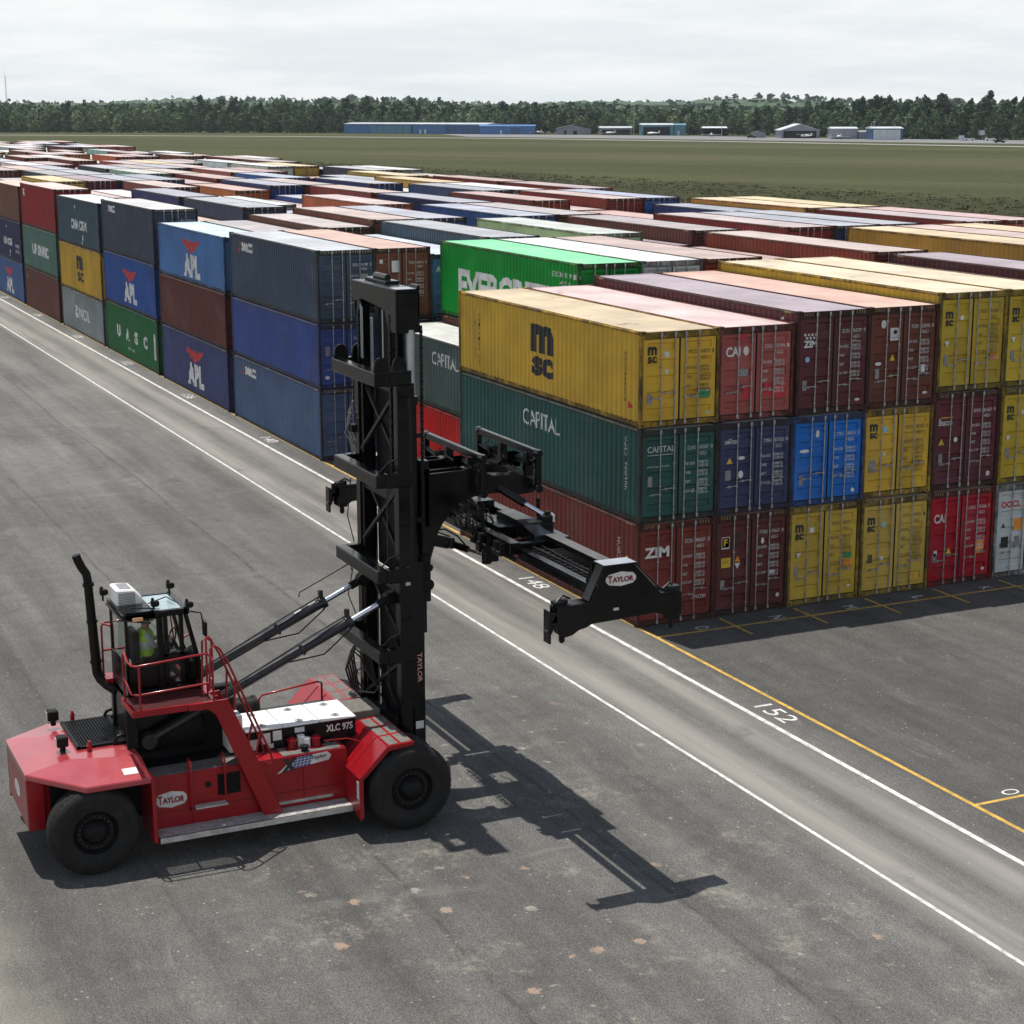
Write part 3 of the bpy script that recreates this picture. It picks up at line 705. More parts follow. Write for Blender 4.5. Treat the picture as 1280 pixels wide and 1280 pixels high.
def end_mb(H):
    mb = MB(); n = 9; p = 2.25/n; vs = []; ys = []
    for k in range(n):
        for q, d in ((0, 0), (.26, 0), (.5, .045), (.76, .045)): ys.append((-1.125+p*(k+q), d))
    ys.append((1.125, 0))
    for y, d in ys: vs += [(-6.07+d, y, .15), (-6.07+d, y, H-.1)]
    mb.add(vs, [(2*i, 2*i+1, 2*i+3, 2*i+2) for i in range(len(ys)-1)])
    return mb
def roof_mb():
    mb = MB(); n = 57; p = 11.8/n; vs = []; xs = [(-5.95, 0)]
    for k in range(n):
        for q, d in ((.05, 0), (.30, .02), (.65, .02), (.9, 0)): xs.append((-5.9+p*(k+q), d))
    xs.append((5.99, 0))
    for x, d in xs:
        for y, f in ((-1.17, 0), (-1.06, 1), (1.06, 1), (1.17, 0)): vs.append((x, y, -.038+d*f))
    fs = []
    for i in range(len(xs)-1):
        for j in range(3): fs.append((4*i+j, 4*i+4+j, 4*i+5+j, 4*i+1+j))
    mb.add(vs, fs)
    mb.box(5.985, 6.06, -1.13, 1.13, -.035, -.018); mb.box(-6.06, -5.945, -1.13, 1.13, -.035, -.018)
    return mb
def leaf_mb(H, rods=None):
    """one door leaf around y=0, its face at x=0"""
    mb = MB(); z0, z1 = .175, H-.225; w = .543
    prof = [(z0, 0)]; nb = 5; step = (z1-z0)/nb
    for k in range(nb):
        a = z0+step*k
        prof += [(a+step*.30, 0), (a+step*.40, -.042), (a+step*.70, -.042), (a+step*.80, 0)] if k < nb else []
    prof.append((z1, 0)); iw = .40
    vs = []
    for z, x in prof: vs += [(0, -w, z), (0, -iw-.02, z), (x, -iw, z), (x, iw, z), (0, iw+.02, z), (0, w, z)]
    fs = []
    for i in range(len(prof)-1):
        for j in range(5): fs.append((6*i+j, 6*i+j+1, 6*i+7+j, 6*i+6+j))
    mb.add(vs, fs)
    mb.box(-.05, -.001, -w, -w+.012, z0, z1); mb.box(-.05, -.001, w-.012, w, z0, z1)
    mb.box(-.085, -.058, -.60, .60, z0-.035, z1+.035, 1)                       # gasket seen in the joints
    for s in (-1, 1): mb.box(-.03, -.006, s*(w+.002), s*(w+.016), z0-.01, z1+.01, 1)
    mb.box(-.03, -.006, -w, w, z1+.002, z1+.018, 1); mb.box(-.03, -.006, -w, w, z0-.018, z0-.002, 1)
    if rods is not None:
        for y in rods: rod_into(mb, H, y, 2)
    return mb
def rod_into(mb, H, y, m=0):
    mb.cyl((.045, y, .045), (.045, y, H-.04), .0165, n=7, m=m)
    for z in (.06, H-.15): mb.box(.02, .072, y-.035, y+.028, z, z+.10, m)
    for z in (.30, H*.38, H*.62, H-.42): mb.box(-.002, .064, y-.028, y+.028, z, z+.028, m)
def handle_mb(flip):
    mb = MB(); s = flip
    mb.beam((.06, 0, 0), (.06, s*.12, .012), .016, .024); mb.beam((.06, s*.12, .012), (.06, s*.38, -.012), .016, .022); mb.box(-.002, .07, -.025, .025, -.03, .03); mb.box(-.002, .07, s*.25-.02, s*.25+.02, -.035, .03)
    return mb
def hazard_mb(H, long_=False):
    mb = MB(); z0, z1 = H-.135, H-.05
    for s in (-1, 1):
        a, b = (s*.70, s*1.04) if not long_ else (s*.02, s*1.10)
        n = 10 if long_ else 4; lo = min(a, b); L = abs(b-a)/n
        for i in range(n):
            y = lo+L*i; sh = L*.3
            vs = [(6.0905, y+.02, z0), (6.0905, y+L*.42, z0), (6.0905, y+L*.42+sh, z1), (6.0905, y+.02+sh, z1)]
            mb.sheet(vs, 0)
        for xs_ in (1, -1):
            for i in range(4):
                x = xs_*5.55+.085*i-.15; mb.sheet([(x, s*1.2205, H-.085), (x+.035, s*1.2205, H-.085), (x+.06, s*1.2205, H-.02), (x+.025, s*1.2205, H-.02)], 0)
    return mb
M['hazard'] = pm('worn_yellow_hazard_paint', (.40,.32,.14), .6, 0, .25, 6)
CM = {}
for H in (HS, HC):
    CM['frame', H] = frame_mb(H).mesh('frame', [M['frame'], M['frame'], M['hole']])
    CM['side', H] = side_mb(H).mesh('side_wall', M['paint'], fix=False)
    CM['end', H] = end_mb(H).mesh('end_wall', M['paint'], fix=False)
    mb = frame_mb(H)
    s = side_mb(H); mb.add(s.v, s.f, 3); mb.add([(-x, -y, z) for x, y, z in s.v], s.f, 3); e = end_mb(H); mb.add(e.v, e.f, 3)
    CM['body', H] = mb.mesh('body', [M['frame'], M['frame'], M['hole'], M['paint']])
    CM['leaf', H] = leaf_mb(H).mesh('door', [M['paint'], M['gasket']], fix=False)
    CM['leafL', H] = leaf_mb(H, (-.02, .41)).mesh('door', [M['paint'], M['gasket'], M['galv']], fix=False)
    CM['leafR', H] = leaf_mb(H, (-.41, -.0)).mesh('door', [M['paint'], M['gasket'], M['galv']], fix=False)
    mb = MB(); rod_into(mb, H, 0); CM['rod', H] = mb.mesh('lock_rod', M['galv'], smooth=40)
    CM['hz', H] = hazard_mb(H).mesh('hazard_stripes', [M['hazard'], M['black_ink']], fix=False)
    CM['hzl', H] = hazard_mb(H, True).mesh('hazard_stripes', [M['hazard'], M['black_ink']], fix=False)
CM['roof'] = roof_mb().mesh('roof', M['roofpaint'], fix=False)
CM['handle', 1] = handle_mb(1).mesh('door_handle', M['galv']); CM['handle', -1] = handle_mb(-1).mesh('door_handle', M['galv'])
DX = 6.052
INK = ['white_ink', 'black_ink', 'grey_ink', 'red_ink', 'yellow_ink', 'orange_ink', 'green_ink', 'grey_plate', 'blue_ink', 'cyan_ink']
w_, k_, g_, r_, y_, o_, gr_, pl_, b_, c_ = range(10)
def decal(items, name, parent):
    """painted lettering and stickers on a door leaf (its own y about 0), each piece a part"""
    X0 = .0045; UX, UY = (0,1,0), (0,0,1); groups = {}
    def fin(mb, nm):
        used = sorted(set(mb.m)); mp = {u: i for i, u in enumerate(used)}; mb.m = [mp[q] for q in mb.m]
        mb.build(nm, [M[INK[u]] for u in used], parent, fix=False)
    for it in items:
        k = it[0]
        if k == 't':
            _, s, y, z, h, m = it[:6]; nm = it[8] if len(it) > 8 else 'logo_lettering'
            put_text(groups.setdefault(nm, MB()), s, (X0+.002, y, z), UX, UY, w=(it[6] if len(it) > 6 else None), h=h, m=m, bold=(it[7] if len(it) > 7 else .0)); continue
        mb = MB()
        if k == 'box': _, y, z, w, h, m = it; mb.sheet([(X0, y, z), (X0, y+w, z), (X0, y+w, z+h), (X0, y, z+h)], m); fin(mb, 'data_plate' if m == pl_ else 'sticker')
        elif k == 'tri': _, y, z, s, m, up = it; mb.sheet([(X0, y-s/2, z), (X0, y+s/2, z), (X0, y, z+s*.9*up)] if up > 0 else [(X0, y+s/2, z), (X0, y-s/2, z), (X0, y, z-s*.9)], m); fin(mb, 'warning_triangle')
        elif k == 'disc': _, y, z, ry, rz, m = it; mb.sheet([(X0+.001, y+ry*math.cos(a*.3927), z+rz*math.sin(a*.3927)) for a in range(16)], m); fin(mb, 'round_sticker')
    for nm, mb in groups.items(): fin(mb, nm)
def msc(y, z, s, m=k_): return [('t', 'm', y, z+.47*s, .50*s, m, .62*s, .05), ('t', 'sc', y+.02*s, z, .40*s, m, .60*s, .035)]
def ids(H, code, typ, m, small=True, big=False):
    a, b, d = code.split(); cl = 'code_lettering'
    out = [('t', a, -.30, H-.66, .105, m, .26, .0, cl), ('t', b, .06, H-.66, .105, m, .30, .0, cl), ('t', d, .43, H-.66, .105, m, .06, .0, cl), ('t', typ, .08, H-.83, .10, m, .22, .0, cl)]
    if small:
        h = .075 if not big else .10; z = H-1.08
        for lab, vals in (('MAX GROSS', 2), ('TARE', 2), ('NET', 2), ('CU CAP', 2)):
            out.append(('t', lab, -.36, z, h, m, .30 if len(lab) > 4 else .17, .0, 'data_lettering'))
            for q in range(vals): out.append(('t', ('30480 KG', '67200 LB')[q], .05, z+.02-q*h*1.25, h, m, .30, .0, 'data_lettering'))
            z -= .25
    return out
def conform(mb, name, mats, parent):
    """paint following the folds of the corrugated side (y=-1.2 side)"""
    me = mb.mesh(name, mats, fix=False); bm = bmesh.new(); bm.from_mesh(me)
    lo = min(v.co.x for v in bm.verts); hi = max(v.co.x for v in bm.verts)
    for x in FOLDS:
        if lo < x < hi: bmesh.ops.bisect_plane(bm, geom=bm.verts[:]+bm.edges[:]+bm.faces[:], plane_co=(x, 0, 0), plane_no=(1, 0, 0), dist=1e-5)
    for v in bm.verts: v.co.y = -1.200 + cor(v.co.x) - .004
    bm.to_mesh(me); bm.free(); return link(name, me, parent)
def side_text(specs, name, parent):
    """specs: (text, x0, x1, z0, z1, ink, bold) or ('poly', points, ink); each piece a part"""
    code = {}
    for sp in specs:
        if sp[0] == 'poly':
            mb = MB(); mb.sheet([(x, -1.2, z) for x, z in sp[1]]); conform(mb, 'emblem', [M[sp[2]]], parent); continue
        small = len(sp[0]) == 1 and sp[4]-sp[3] < .3
        mb = code.setdefault(sp[5], MB()) if small else MB()
        put_text(mb, sp[0], (sp[1], -1.2, sp[3]), (1,0,0), (0,0,1), w=sp[2]-sp[1], h=sp[4]-sp[3], bold=sp[6])
        if not small: conform(mb, 'side_lettering', [M[sp[5]]], parent)
    for ink, mb in code.items(): conform(mb, 'code_lettering', [M[ink]], parent)
def vert_code(x, z1, s, h, ink):
    return [(ch, x, x+h*.75, z1-(i+1)*h*1.25, z1-(i+1)*h*1.25+h, ink, 0.) for i, ch in enumerate(s) if ch != ' ']
def wing(x0, x1, z0, z1):
    w = x1-x0; h = z1-z0; q = [(0,1),(.10,.45),(.22,.62),(.24,.10),(.36,.3),(.42,.0),(.5,-.1),(.6,.0),(.66,.3),(.77,.12),(.80,.5),(.90,.5),(1,1),(.72,.86),(.58,.74),(.5,.95),(.42,.74),(.28,.86)]
    return ('poly', [(x0+a*w, z0+b*h) for a, b in q], 'red_ink')
def swoosh(x, z, s, up):
    pts = [(-.5,-.5),(-.42,0),(-.2,.32),(.2,.5),(.5,.5),(.46,.3),(.1,.22),(-.12,.0),(-.22,-.5)]
    return ('poly', [(x+(a*s*.75)*up, z+b*s*up) for a, b in pts], 'white_ink')

PAL = {  # paint as it is, roof paint under its dust
    'R': ((.165,.030,.022), 'rust red'), 'B': ((.130,.048,.030), 'brown'), 'M': ((.085,.020,.026), 'dark maroon'), 'D': ((.022,.036,.110), 'dark blue'),
    'N': ((.040,.056,.085), 'grey navy'), 'U': ((.045,.105,.26), 'mid blue'), 'Y': ((.40,.24,.040), 'yellow ochre'), 'G': ((.02,.17,.045), 'green'),
    'W': ((.44,.45,.44), 'pale grey'), 'P': ((.26,.36,.28), 'pale green'), 'O': ((.36,.11,.035), 'orange brown'), 'K': ((.30,.085,.07), 'faded pink red'),
    'C': ((.028,.060,.055), 'dark green'), 'T': ((.035,.058,.075), 'slate blue')}
def roofcol(c, f=.50, tint=(.62,.55,.50)):
    f = min(.9, f+.12); return tuple(min(.74, a*(1-f)*1.4+b*f*.92) for a, b in zip(c, tint))
ALL = []
def cont(slot, row, z, H, col, roof, detail, label, group=None, decor=None, side=None, hz=None, name='shipping_container', doorcol=None, rodcol=None):
    e = empty(name, (-6.096-SL*slot+random.uniform(-.055,.055), row*PI_+1.219+random.uniform(-.014,.014), z))
    tag(e, label, 'shipping container', group); col = tuple(min(.8, q*1.16) for q in col)
    if detail == 'A':
        link('frame', CM['frame', H], e, col=col)
        sw = link('side_wall', CM['side', H], e, col=col); link('side_wall', CM['side', H], e, col=col, rotz=math.pi); link('end_wall', CM['end', H], e, col=col)
        dc = doorcol or col
        L = link('door', CM['leaf', H], e, (DX, -.572, 0), dc); Rr = link('door', CM['leaf', H], e, (DX, .572, 0), dc)
        for d, ys, fl in ((L, (-.02, .41), (-1, -1)), (Rr, (-.41, 0.), (1, 1))):
            for q, (y, f) in enumerate(zip(ys, fl)):
                link('lock_rod', CM['rod', H], d, (0, y, 0)); link('door_handle', CM['handle', f], d, (0, y, .78 if q == 0 else .92))
        if decor:
            if decor[0]: decal(decor[0], 'door_lettering', L)
            if decor[1]: decal(decor[1], 'door_lettering', Rr)
        if side: side_text(side, 'side_lettering', sw)
    else:
        link('body', CM['body', H], e, col=col)
        L = link('door', CM['leafL', H], e, (DX, -.572, 0), col); Rr = link('door', CM['leafR', H], e, (DX, .572, 0), col)
        if side: side_text(side, 'side_lettering', e)
    if hz or (hz is None and H == HC): link('hazard_stripes', CM['hzl' if hz == 'long' else 'hz', H], e)
    link('roof', CM['roof'], e, (0, 0, H), roof)
    ALL.append(e); return e
GAP = .028
def rf(c, f=.5): return roofcol(PAL[c][0] if isinstance(c, str) else c, f)
Ycol = (.51,.31,.034); Gcol = (.020,.070,.062)
cap_side = [('CAPITAL', -1.27, 1.19, 1.62, 2.12, 'white_ink', 0.)] + vert_code(5.2, 2.3, 'CLHU 455437', .11, 'white_ink')
def apl_side(z): return [('APL', -1.22, 1.66, z-.15, z+.98, 'white_ink', .065), wing(-1.45, 1.8, z+1.10, z+1.72)] + vert_code(5.3, z+1.3, 'APHU 66', .10, 'white_ink')
def seaco_side(z): return [('seaco', -4.25, -2.6, z, z+.42, 'white_ink', .05), ('poly', [(-4.85,z-.05),(-4.72,z-.05),(-4.40,z+.42),(-4.53,z+.42)], 'red_ink')] + vert_code(5.35, z+.25, 'SEGU45', .10, 'white_ink')
msc_side = [('m', -.77, .80, 1.28, 2.14, 'black_ink', .07), ('sc', -.62, .80, .58, 1.17, 'black_ink', .05)] + vert_code(-4.85, 2.15, 'MEDITERRANEAN', .10, 'grey_ink') + vert_code(-4.55, 2.05, 'SHIPPING CO', .12, 'black_ink') + vert_code(5.15, 2.0, 'MSCU438573', .11, 'black_ink') + [('poly', [(5.35,.72),(5.62,.50),(5.40,.46)], 'red_ink')]
# --- bay with the door ends towards the yard, row O to row J, bottom to top
A, B_ = HC+GAP, HS+GAP
std_r = lambda H, code, typ, m, **k: ids(H, code, typ, m, **k)
def plate(y=-.40, z=.75, m=pl_): return ('box', y, z, .14, .28, m)
cont(0,0,0,HC,(.150,.028,.020),rf('R'),'A','rust red ground container at the corner behind the spreader end, white three letter door logo', decor=([('t','ZIM',-.42,HC-.98,.30,w_,.78,.045), ('disc',-.36,HC-1.68,.08,.10,w_)], ids(HC,'ZCSU 886837 3','45G1',w_)+[('t','ZIM.COM',-.05,.62,.10,w_,.44)]), side=vert_code(4.9,2.35,'ZCSU 45G1',.13,'white_ink')+[('poly',[(5.35,1.62),(5.5,1.62),(5.5,1.9),(5.35,1.9)],'yellow_ink'),('poly',[(4.9,1.05),(5.25,1.05),(5.08,1.35)],'orange_ink')])
cont(0,0,A,HS,Gcol,rf('C'),'A','dark green corner container in mid tier, thin white seven letter name on side and door', decor=([('t','CAPITAL',-.40,HS-.66,.17,w_,.84,.0),('box',-.40,HS-.74,.80,.012,w_),('t','www.capital.com',-.42,HS-1.08,.06,w_,.7),plate(-.38,1.0)], ids(HS,'CLHU 455437 0','42G1',w_)), side=cap_side)
cont(0,0,A+B_,HS,Ycol,roofcol((.40,.27,.10),.46,(.66,.59,.46)),'A','bright yellow container on the top corner, huge two line black logo on its long side', decor=(msc(-.42,HS-.86,.46)+[('box',.10,HS-.72,.14,.15,w_),('tri',.18,HS-1.05,.17,w_,-1),plate(-.42,.62)], ids(HS,'MSCU 438573 8','42G1',k_)+[('box',.05,.72,.34,.18,gr_),('box',.28,.28,.12,.06,c_)]), side=msc_side)
cont(0,1,0,HC,(.095,.022,.020),rf('R'),'A','dark red ground container with a blue and yellow square badge on its left door', decor=([('box',-.40,HC-.98,.26,.34,w_),('box',-.385,HC-.94,.23,.28,b_),('t','F',-.33,HC-.9,.2,y_,.12,.03)]+msc(-.02,HC-.94,.40)+[('box',-.40,HC-1.52,.30,.28,y_),('t','CSC',-.36,HC-1.40,.08,k_,.2),('tri',.13,HC-1.38,.19,o_,1),('tri',.13,HC-1.42,.19,w_,-1),plate(-.42,.75)], ids(HC,'FTAU 170667 8','45G1',w_)+[('disc',-.2,HC-.86,.05,.09,w_),('box',.05,1.05,.18,.10,w_),('disc',.35,.4,.06,.06,w_)]))
cont(0,1,A,HS,(.034,.040,.092),rf('D'),'A','navy mid tier container with white swoosh name and orange warning triangle on its left door', decor=([('t','CMA CGM',-.42,HS-.62,.10,w_,.42,.03),('t','(',-.30,HS-.52,.05,w_,.16),('tri',-.25,HS-1.18,.20,y_,1),('disc',.14,HS-1.04,.11,.05,w_),('disc',.12,HS-1.5,.08,.11,w_),('box',-.38,.95,.18,.28,pl_)], ids(HS,'CMAU 839263 8','42G1',w_)))
cont(0,1,A+B_,HS,(.32,.080,.068),roofcol((.45,.2,.18),.62,(.74,.64,.62)),'A','faded pink red container patched with darker red squares on both doors, in the top tier', decor=([('t','CAI',-.40,HS-.84,.27,w_,.46,.03),('disc',.24,HS-.70,.085,.13,w_),('box',.16,.55,.30,.42,r_),('box',-.05,HS-.40,.25,.17,r_),('box',.02,1.2,.3,.2,pl_)], ids(HS,'CAXU 707494 1','42G1',w_)+[('box',-.3,.62,.28,.36,r_),('box',.06,.55,.35,.42,r_)]))
cont(0,2,0,HC,(.43,.29,.040),rf('Y'),'A','olive yellow container at ground level with green and orange stickers low on its right door', decor=(msc(-.42,HC-.98,.46)+[('box',.08,HC-.80,.15,.15,w_),('tri',-.28,HC-1.36,.18,w_,-1),plate(-.42,.85)], ids(HC,'MEDU 300971 2','45G1',g_,big=True)+[('box',.12,1.22,.30,.17,gr_),('box',.12,.98,.32,.2,o_),('box',.28,.36,.12,.06,w_)]))
cont(0,2,A,HS,(.012,.13,.46),rf('U'),'A','bright blue container with no name on its doors, mid tier of the front', decor=([('disc',.20,HS-.55,.06,.11,w_),('disc',-.22,HS-1.02,.16,.05,w_),plate(-.38,.60)], ids(HS,'CTNU 484551 2','42G1',w_)+[('disc',.32,.32,.06,.06,w_)]))
cont(0,2,A+B_,HC,(.085,.022,.026),roofcol((.20,.13,.15),.55,(.48,.43,.47)),'A','dark maroon container with seven white dots over a three letter logo, top tier', decor=([('t','ZIM',-.42,HC-1.02,.20,w_,.44,.045)]+[('disc',-.38+.12*i,HC-.66,.038,.038,w_) for i in range(4)]+[('disc',-.32+.12*i,HC-.75,.038,.038,w_) for i in range(3)]+[('disc',-.28,HC-1.35,.07,.08,c_),plate(-.42,.68)], ids(HC,'ZCSU 768299 9','45G1',w_)+[('t','ZIM.com',.06,HC-.94,.07,w_,.3),('disc',.30,.32,.09,.04,w_)]), side=[('poly',[(5.2,.05+HC-.35),(5.3,HC-.3),(5.3,HC-.2),(5.2,HC-.25)],'white_ink')])
cont(0,3,0,HC,(.44,.30,.055),rf('Y'),'A','worn sandy yellow container at ground level beside the bright red one, black two line logo', decor=(msc(-.42,HC-.98,.44)+[('disc',.16,HC-.80,.08,.08,c_),('tri',.14,HC-1.75,.16,w_,-1),('box',-.36,.98,.16,.26,g_)], ids(HC,'MSCU 397857 1','45G1',g_,big=True)+[('box',.04,.35,.30,.2,y_),('t','M',.06,.42,.1,r_)]))
cont(0,3,A,HS,(.50,.31,.035),rf('Y'),'A','golden yellow container in the mid tier between the bright blue and the maroon doors', decor=(msc(-.42,HS-.86,.44)+[('disc',.14,HS-.62,.08,.10,c_),('tri',.12,HS-1.3,.16,w_,-1),('box',-.40,.80,.22,.30,pl_)], ids(HS,'MSCU 485385 0','42G1',g_,big=True)))
cont(0,3,A+B_,HC,(.115,.034,.022),roofcol((.42,.18,.12),.55,(.78,.58,.48)),'A','red brown container with a white square poster on its left door, top tier', decor=([('disc',-.02-.1,HC-.50,.09,.12,w_),('box',.12,HC-.98,.34,.36,w_),('disc',.29,HC-.74,.07,.06,k_),('t','TRITON',.16,HC-.93,.05,b_,.26),('tri',.22,HC-1.55,.20,y_,1),('disc',-.26,HC-1.62,.11,.05,w_),plate(-.36,.85)], ids(HC,'TCNU 529345 8','45G1',w_)+[('box',.10,.95,.14,.22,w_),('disc',.28,.35,.09,.04,w_)]))
cont(0,4,0,HC,(.30,.006,.016),rf('R'),'A','bright crimson container at ground level, white letters and orange plate on its doors', decor=([('t','CAI',-.42,HC-.98,.27,w_,.42,.03),('box',-.38,HC-1.98,.12,.17,w_),('tri',.16,HC-1.95,.22,y_,1),plate(-.42,.72)], ids(HC,'LXGU 476046 2','45G1',w_)+[('box',.06,.85,.26,.40,o_),('disc',.34,.36,.07,.05,w_)]))
cont(0,4,A,HC,(.098,.022,.030),rf('M'),'A','maroon container with a small yellow swoosh badge on its left door, mid tier', decor=([('t','Beacon',-.42,HC-.98,.20,w_,.48,.01),('box',-.36,HC-.76,.44,.03,y_),('tri',-.30,HC-1.55,.22,y_,1),('disc',.22,HC-1.42,.07,.08,w_),plate(-.38,.80)], ids(HC,'BMOU 561837 9','45G1',w_)+[('disc',.34,.36,.07,.08,w_)]))
cont(0,4,2*A,HC,(.40,.28,.028),roofcol((.45,.32,.14),.55,(.80,.72,.58)),'A','olive yellow top tier container, orange label on its right door, beside the red brown', decor=(msc(-.42,HC-.98,.44)+[('disc',.18,HC-.76,.07,.07,w_),('tri',-.32,HC-1.42,.18,w_,-1),plate(-.40,.80)], ids(HC,'MEDU 447089 2','45G1',g_,big=True)+[('box',.14,.85,.30,.2,o_)]))
cont(0,5,0,HC,(.43,.46,.45),rf('W'),'A','pale grey container at ground level with red round letters on its left door', decor=([('t','OOCL',-.42,HC-.74,.20,r_,.74,.04),('tri',-.30,HC-1.35,.16,k_,1),('box',.10,HC-1.46,.32,.36,o_),('box',-.36,.92,.28,.34,k_),('box',.14,.95,.20,.30,pl_)], ids(HC,'OOLU 887123 4','45G1',r_)))
cont(0,5,A,HC,(.44,.31,.028),rf('Y'),'A','yellow container at the right picture edge, mid tier over the pale grey one', decor=(msc(-.42,HC-.98,.44)+[('box',.14,HC-.84,.15,.13,w_),('tri',-.32,HC-1.45,.18,w_,-1),plate(-.40,.80)], ids(HC,'MEDU 812266 4','45G1',g_,big=True)))
cont(0,5,2*A,HC,(.42,.30,.028),roofcol((.45,.32,.14),.55,(.80,.72,.58)),'A','yellow container at the right picture edge, top tier', decor=(msc(-.42,HC-.98,.44)+[('box',.12,HC-.9,.15,.10,w_),('tri',-.32,HC-1.42,.18,w_,-1),plate(-.40,.80)], ids(HC,'MSCU 663104 7','45G1',g_,big=True)))
# --- second bay: two tiers only by the road
cont(1,1,0,HC,(.44,.006,.006),rf('R'),'A','plain bright scarlet container on the ground behind the mast')
cont(1,1,A,HS,(.060,.090,.078),roofcol((.5,.52,.5),.6,(.66,.66,.62)),'A','weathered grey green container with a pale roof and thin white name, behind the mast', side=cap_side)
cont(1,2,A,HC,(.09,.025,.025),rf('M'),'A','dark maroon container right under the big bright green one')
cont(1,2,2*A,HC,(.002,.215,.024),roofcol((.10,.55,.22),.40,(.30,.72,.42)),'A','big bright green container with huge white letters on its side', side=[('EVERGREEN', -4.3, 4.75, .72, 1.95, 'white_ink', .045)]+[(c, 4.0+.32*i, 4.22+.32*i, 2.32, 2.50, 'white_ink', 0.) for i, c in enumerate('EGHU910')]+[(c, 4.6+.32*i, 4.8+.32*i, 2.05, 2.2, 'white_ink', 0.) for i, c in enumerate('45G')], decor=([], ids(HC,'EGHU 910442 1','45G1',w_)))
# --- the stacks along the road
cont(2,0,0,HC,(.060,.100,.185),rf('N'),'A','streaked grey blue ground container, white name with a red slash high on its side', hz='long', side=seaco_side(2.15))
cont(2,0,A,HS,(.034,.062,.215),rf('D'),'A','plain dark blue container between two grey blue ones, nearest road stack', decor=([('box',-.36,1.30,.2,.4,pl_),('disc',.22,1.55,.08,.1,w_),('disc',-.30,.45,.1,.07,w_)], ids(HS,'SEGU 124006 1','42G1',w_)))
cont(2,0,A+B_,HC,(.040,.060,.092),roofcol((.30,.33,.37),.5,(.56,.58,.60)),'A','dark slate container topping the nearest road stack, small white name at its upper left', hz='long', side=seaco_side(2.15), decor=([], ids(HC,'SEGU 451987 3','45G1',w_)))
cont(2,1,A+B_,HC,(.135,.048,.028),roofcol((.40,.20,.14),.5,(.70,.55,.47)),'A','brown container with a white square on its left door, behind the mast top', decor=([('box',-.40,HC-.62,.14,.16,w_),('box',.12,HC-.98,.34,.46,w_)], ids(HC,'TGHU 660412 5','45G1',w_)))
cont(2,1,A,HS,(.03,.04,.09),rf('D'),'A','dark blue container below the brown one behind the mast top')
cont(2,2,A,HS,(.05,.09,.16),rf('N'),'A','shadowed blue grey container beside the maroon and green stack')
cont(2,2,A+B_,HS,(.060,.135,.24),roofcol((.4,.5,.6),.6,(.66,.70,.76)),'A','blue container with a pale blue roof wedged left of the bright green one', decor=([('t','APL',-.42,HS-.75,.25,w_,.5,.04)], ids(HS,'APHU 661873 2','42G1',w_)))
cont(3,0,0,HC,(.040,.050,.135),rf('D'),'A','purple blue container at ground level with a red bird over three white letters', side=apl_side(.55))
cont(3,0,A,HS,(.100,.024,.019),rf('M'),'A','plain oxblood container between two blue ones with red birds')
cont(3,0,A+B_,HS,(.062,.15,.34),roofcol((.38,.52,.75),.5,(.60,.70,.86)),'A','light blue container on top with a red bird over three white letters', side=apl_side(.40))
cont(4,0,0,HC,(.010,.105,.030),rf('G'),'A','green container at ground level with four widely spaced white letters', side=[('U',-3.45,-2.7,1.05,1.75,'white_ink',.05),('A',-1.35,-.55,1.05,1.75,'white_ink',.05),('S',.75,1.5,1.05,1.75,'white_ink',.05),('C',2.85,3.6,1.05,1.75,'white_ink',.05),('UNITED ARAB',-1.0,.6,.55,.70,'white_ink',0.),('poly',[(5.2,.7),(5.5,.7),(5.5,2.1),(5.2,2.1)],'white_ink')]+[(c,5.24,5.46,1.9-.24*i,2.06-.24*i,'black_ink',.02) for i,c in enumerate('UACU4')])
cont(4,0,A,HC,(.016,.062,.24),rf('D'),'A','royal blue container in mid tier with a red bird over three white letters', side=apl_side(.50))
cont(4,0,2*A,HC,(.036,.048,.074),roofcol((.42,.43,.42),.5,(.62,.62,.60)),'A','charcoal blue container on top of the stack with the green ground container', hz='long', side=seaco_side(2.25), decor=([], ids(HC,'SEGU 557210 8','45G1',w_)))
cont(5,0,0,HS,(.20,.225,.225),rf('W'),'A','dull grey container at ground level with a white emblem and three letters', side=[('NOL',-.9,2.1,.95,1.65,'white_ink',.02),('poly',[(-2.1,.95),(-1.3,.95),(-1.3,1.2),(-1.8,1.3),(-1.25,1.5),(-1.6,1.75),(-2.15,1.65),(-1.75,1.5),(-2.15,1.3)],'white_ink')])
cont(5,0,B_,HC,(.46,.27,.025),rf('Y'),'A','mustard yellow container between slate blue and dull grey, black two line logo', side=[('m',-.9,.9,1.45,2.35,'black_ink',.08),('sc',-.75,.9,.70,1.32,'black_ink',.035)])
cont(5,0,A+B_,HC,(.034,.066,.088),roofcol((.5,.55,.58),.6,(.70,.74,.76)),'A','slate blue container with a white name between two swooshes, above the mustard one', side=[('CMA CGM',-1.95,2.65,1.0,1.62,'white_ink',.05),swoosh(-.6,2.25,.55,1),swoosh(1.2,.45,.55,-1)])
cont(6,0,0,HC,(.105,.034,.026),rf('B'),'A','plain dull brown container at ground level, second stack from the left edge', side=vert_code(-5.3,2.5,'TEX',.12,'white_ink'))
cont(6,0,A,HC,(.070,.140,.110),rf('P'),'A','sea green container with large worn white letters, second stack from the left edge', side=[('UF SNMC',-2.6,3.2,1.05,1.80,'white_ink',.06)]+vert_code(-5.0,2.4,'UESU456',.16,'white_ink'))
cont(6,0,2*A,HC,(.24,.008,.011),roofcol((.5,.3,.27),.6,(.76,.62,.57)),'A','deep red container on top of the second stack from the left edge', side=[('K',-5.15,-4.4,2.05,2.55,'white_ink',.06)])
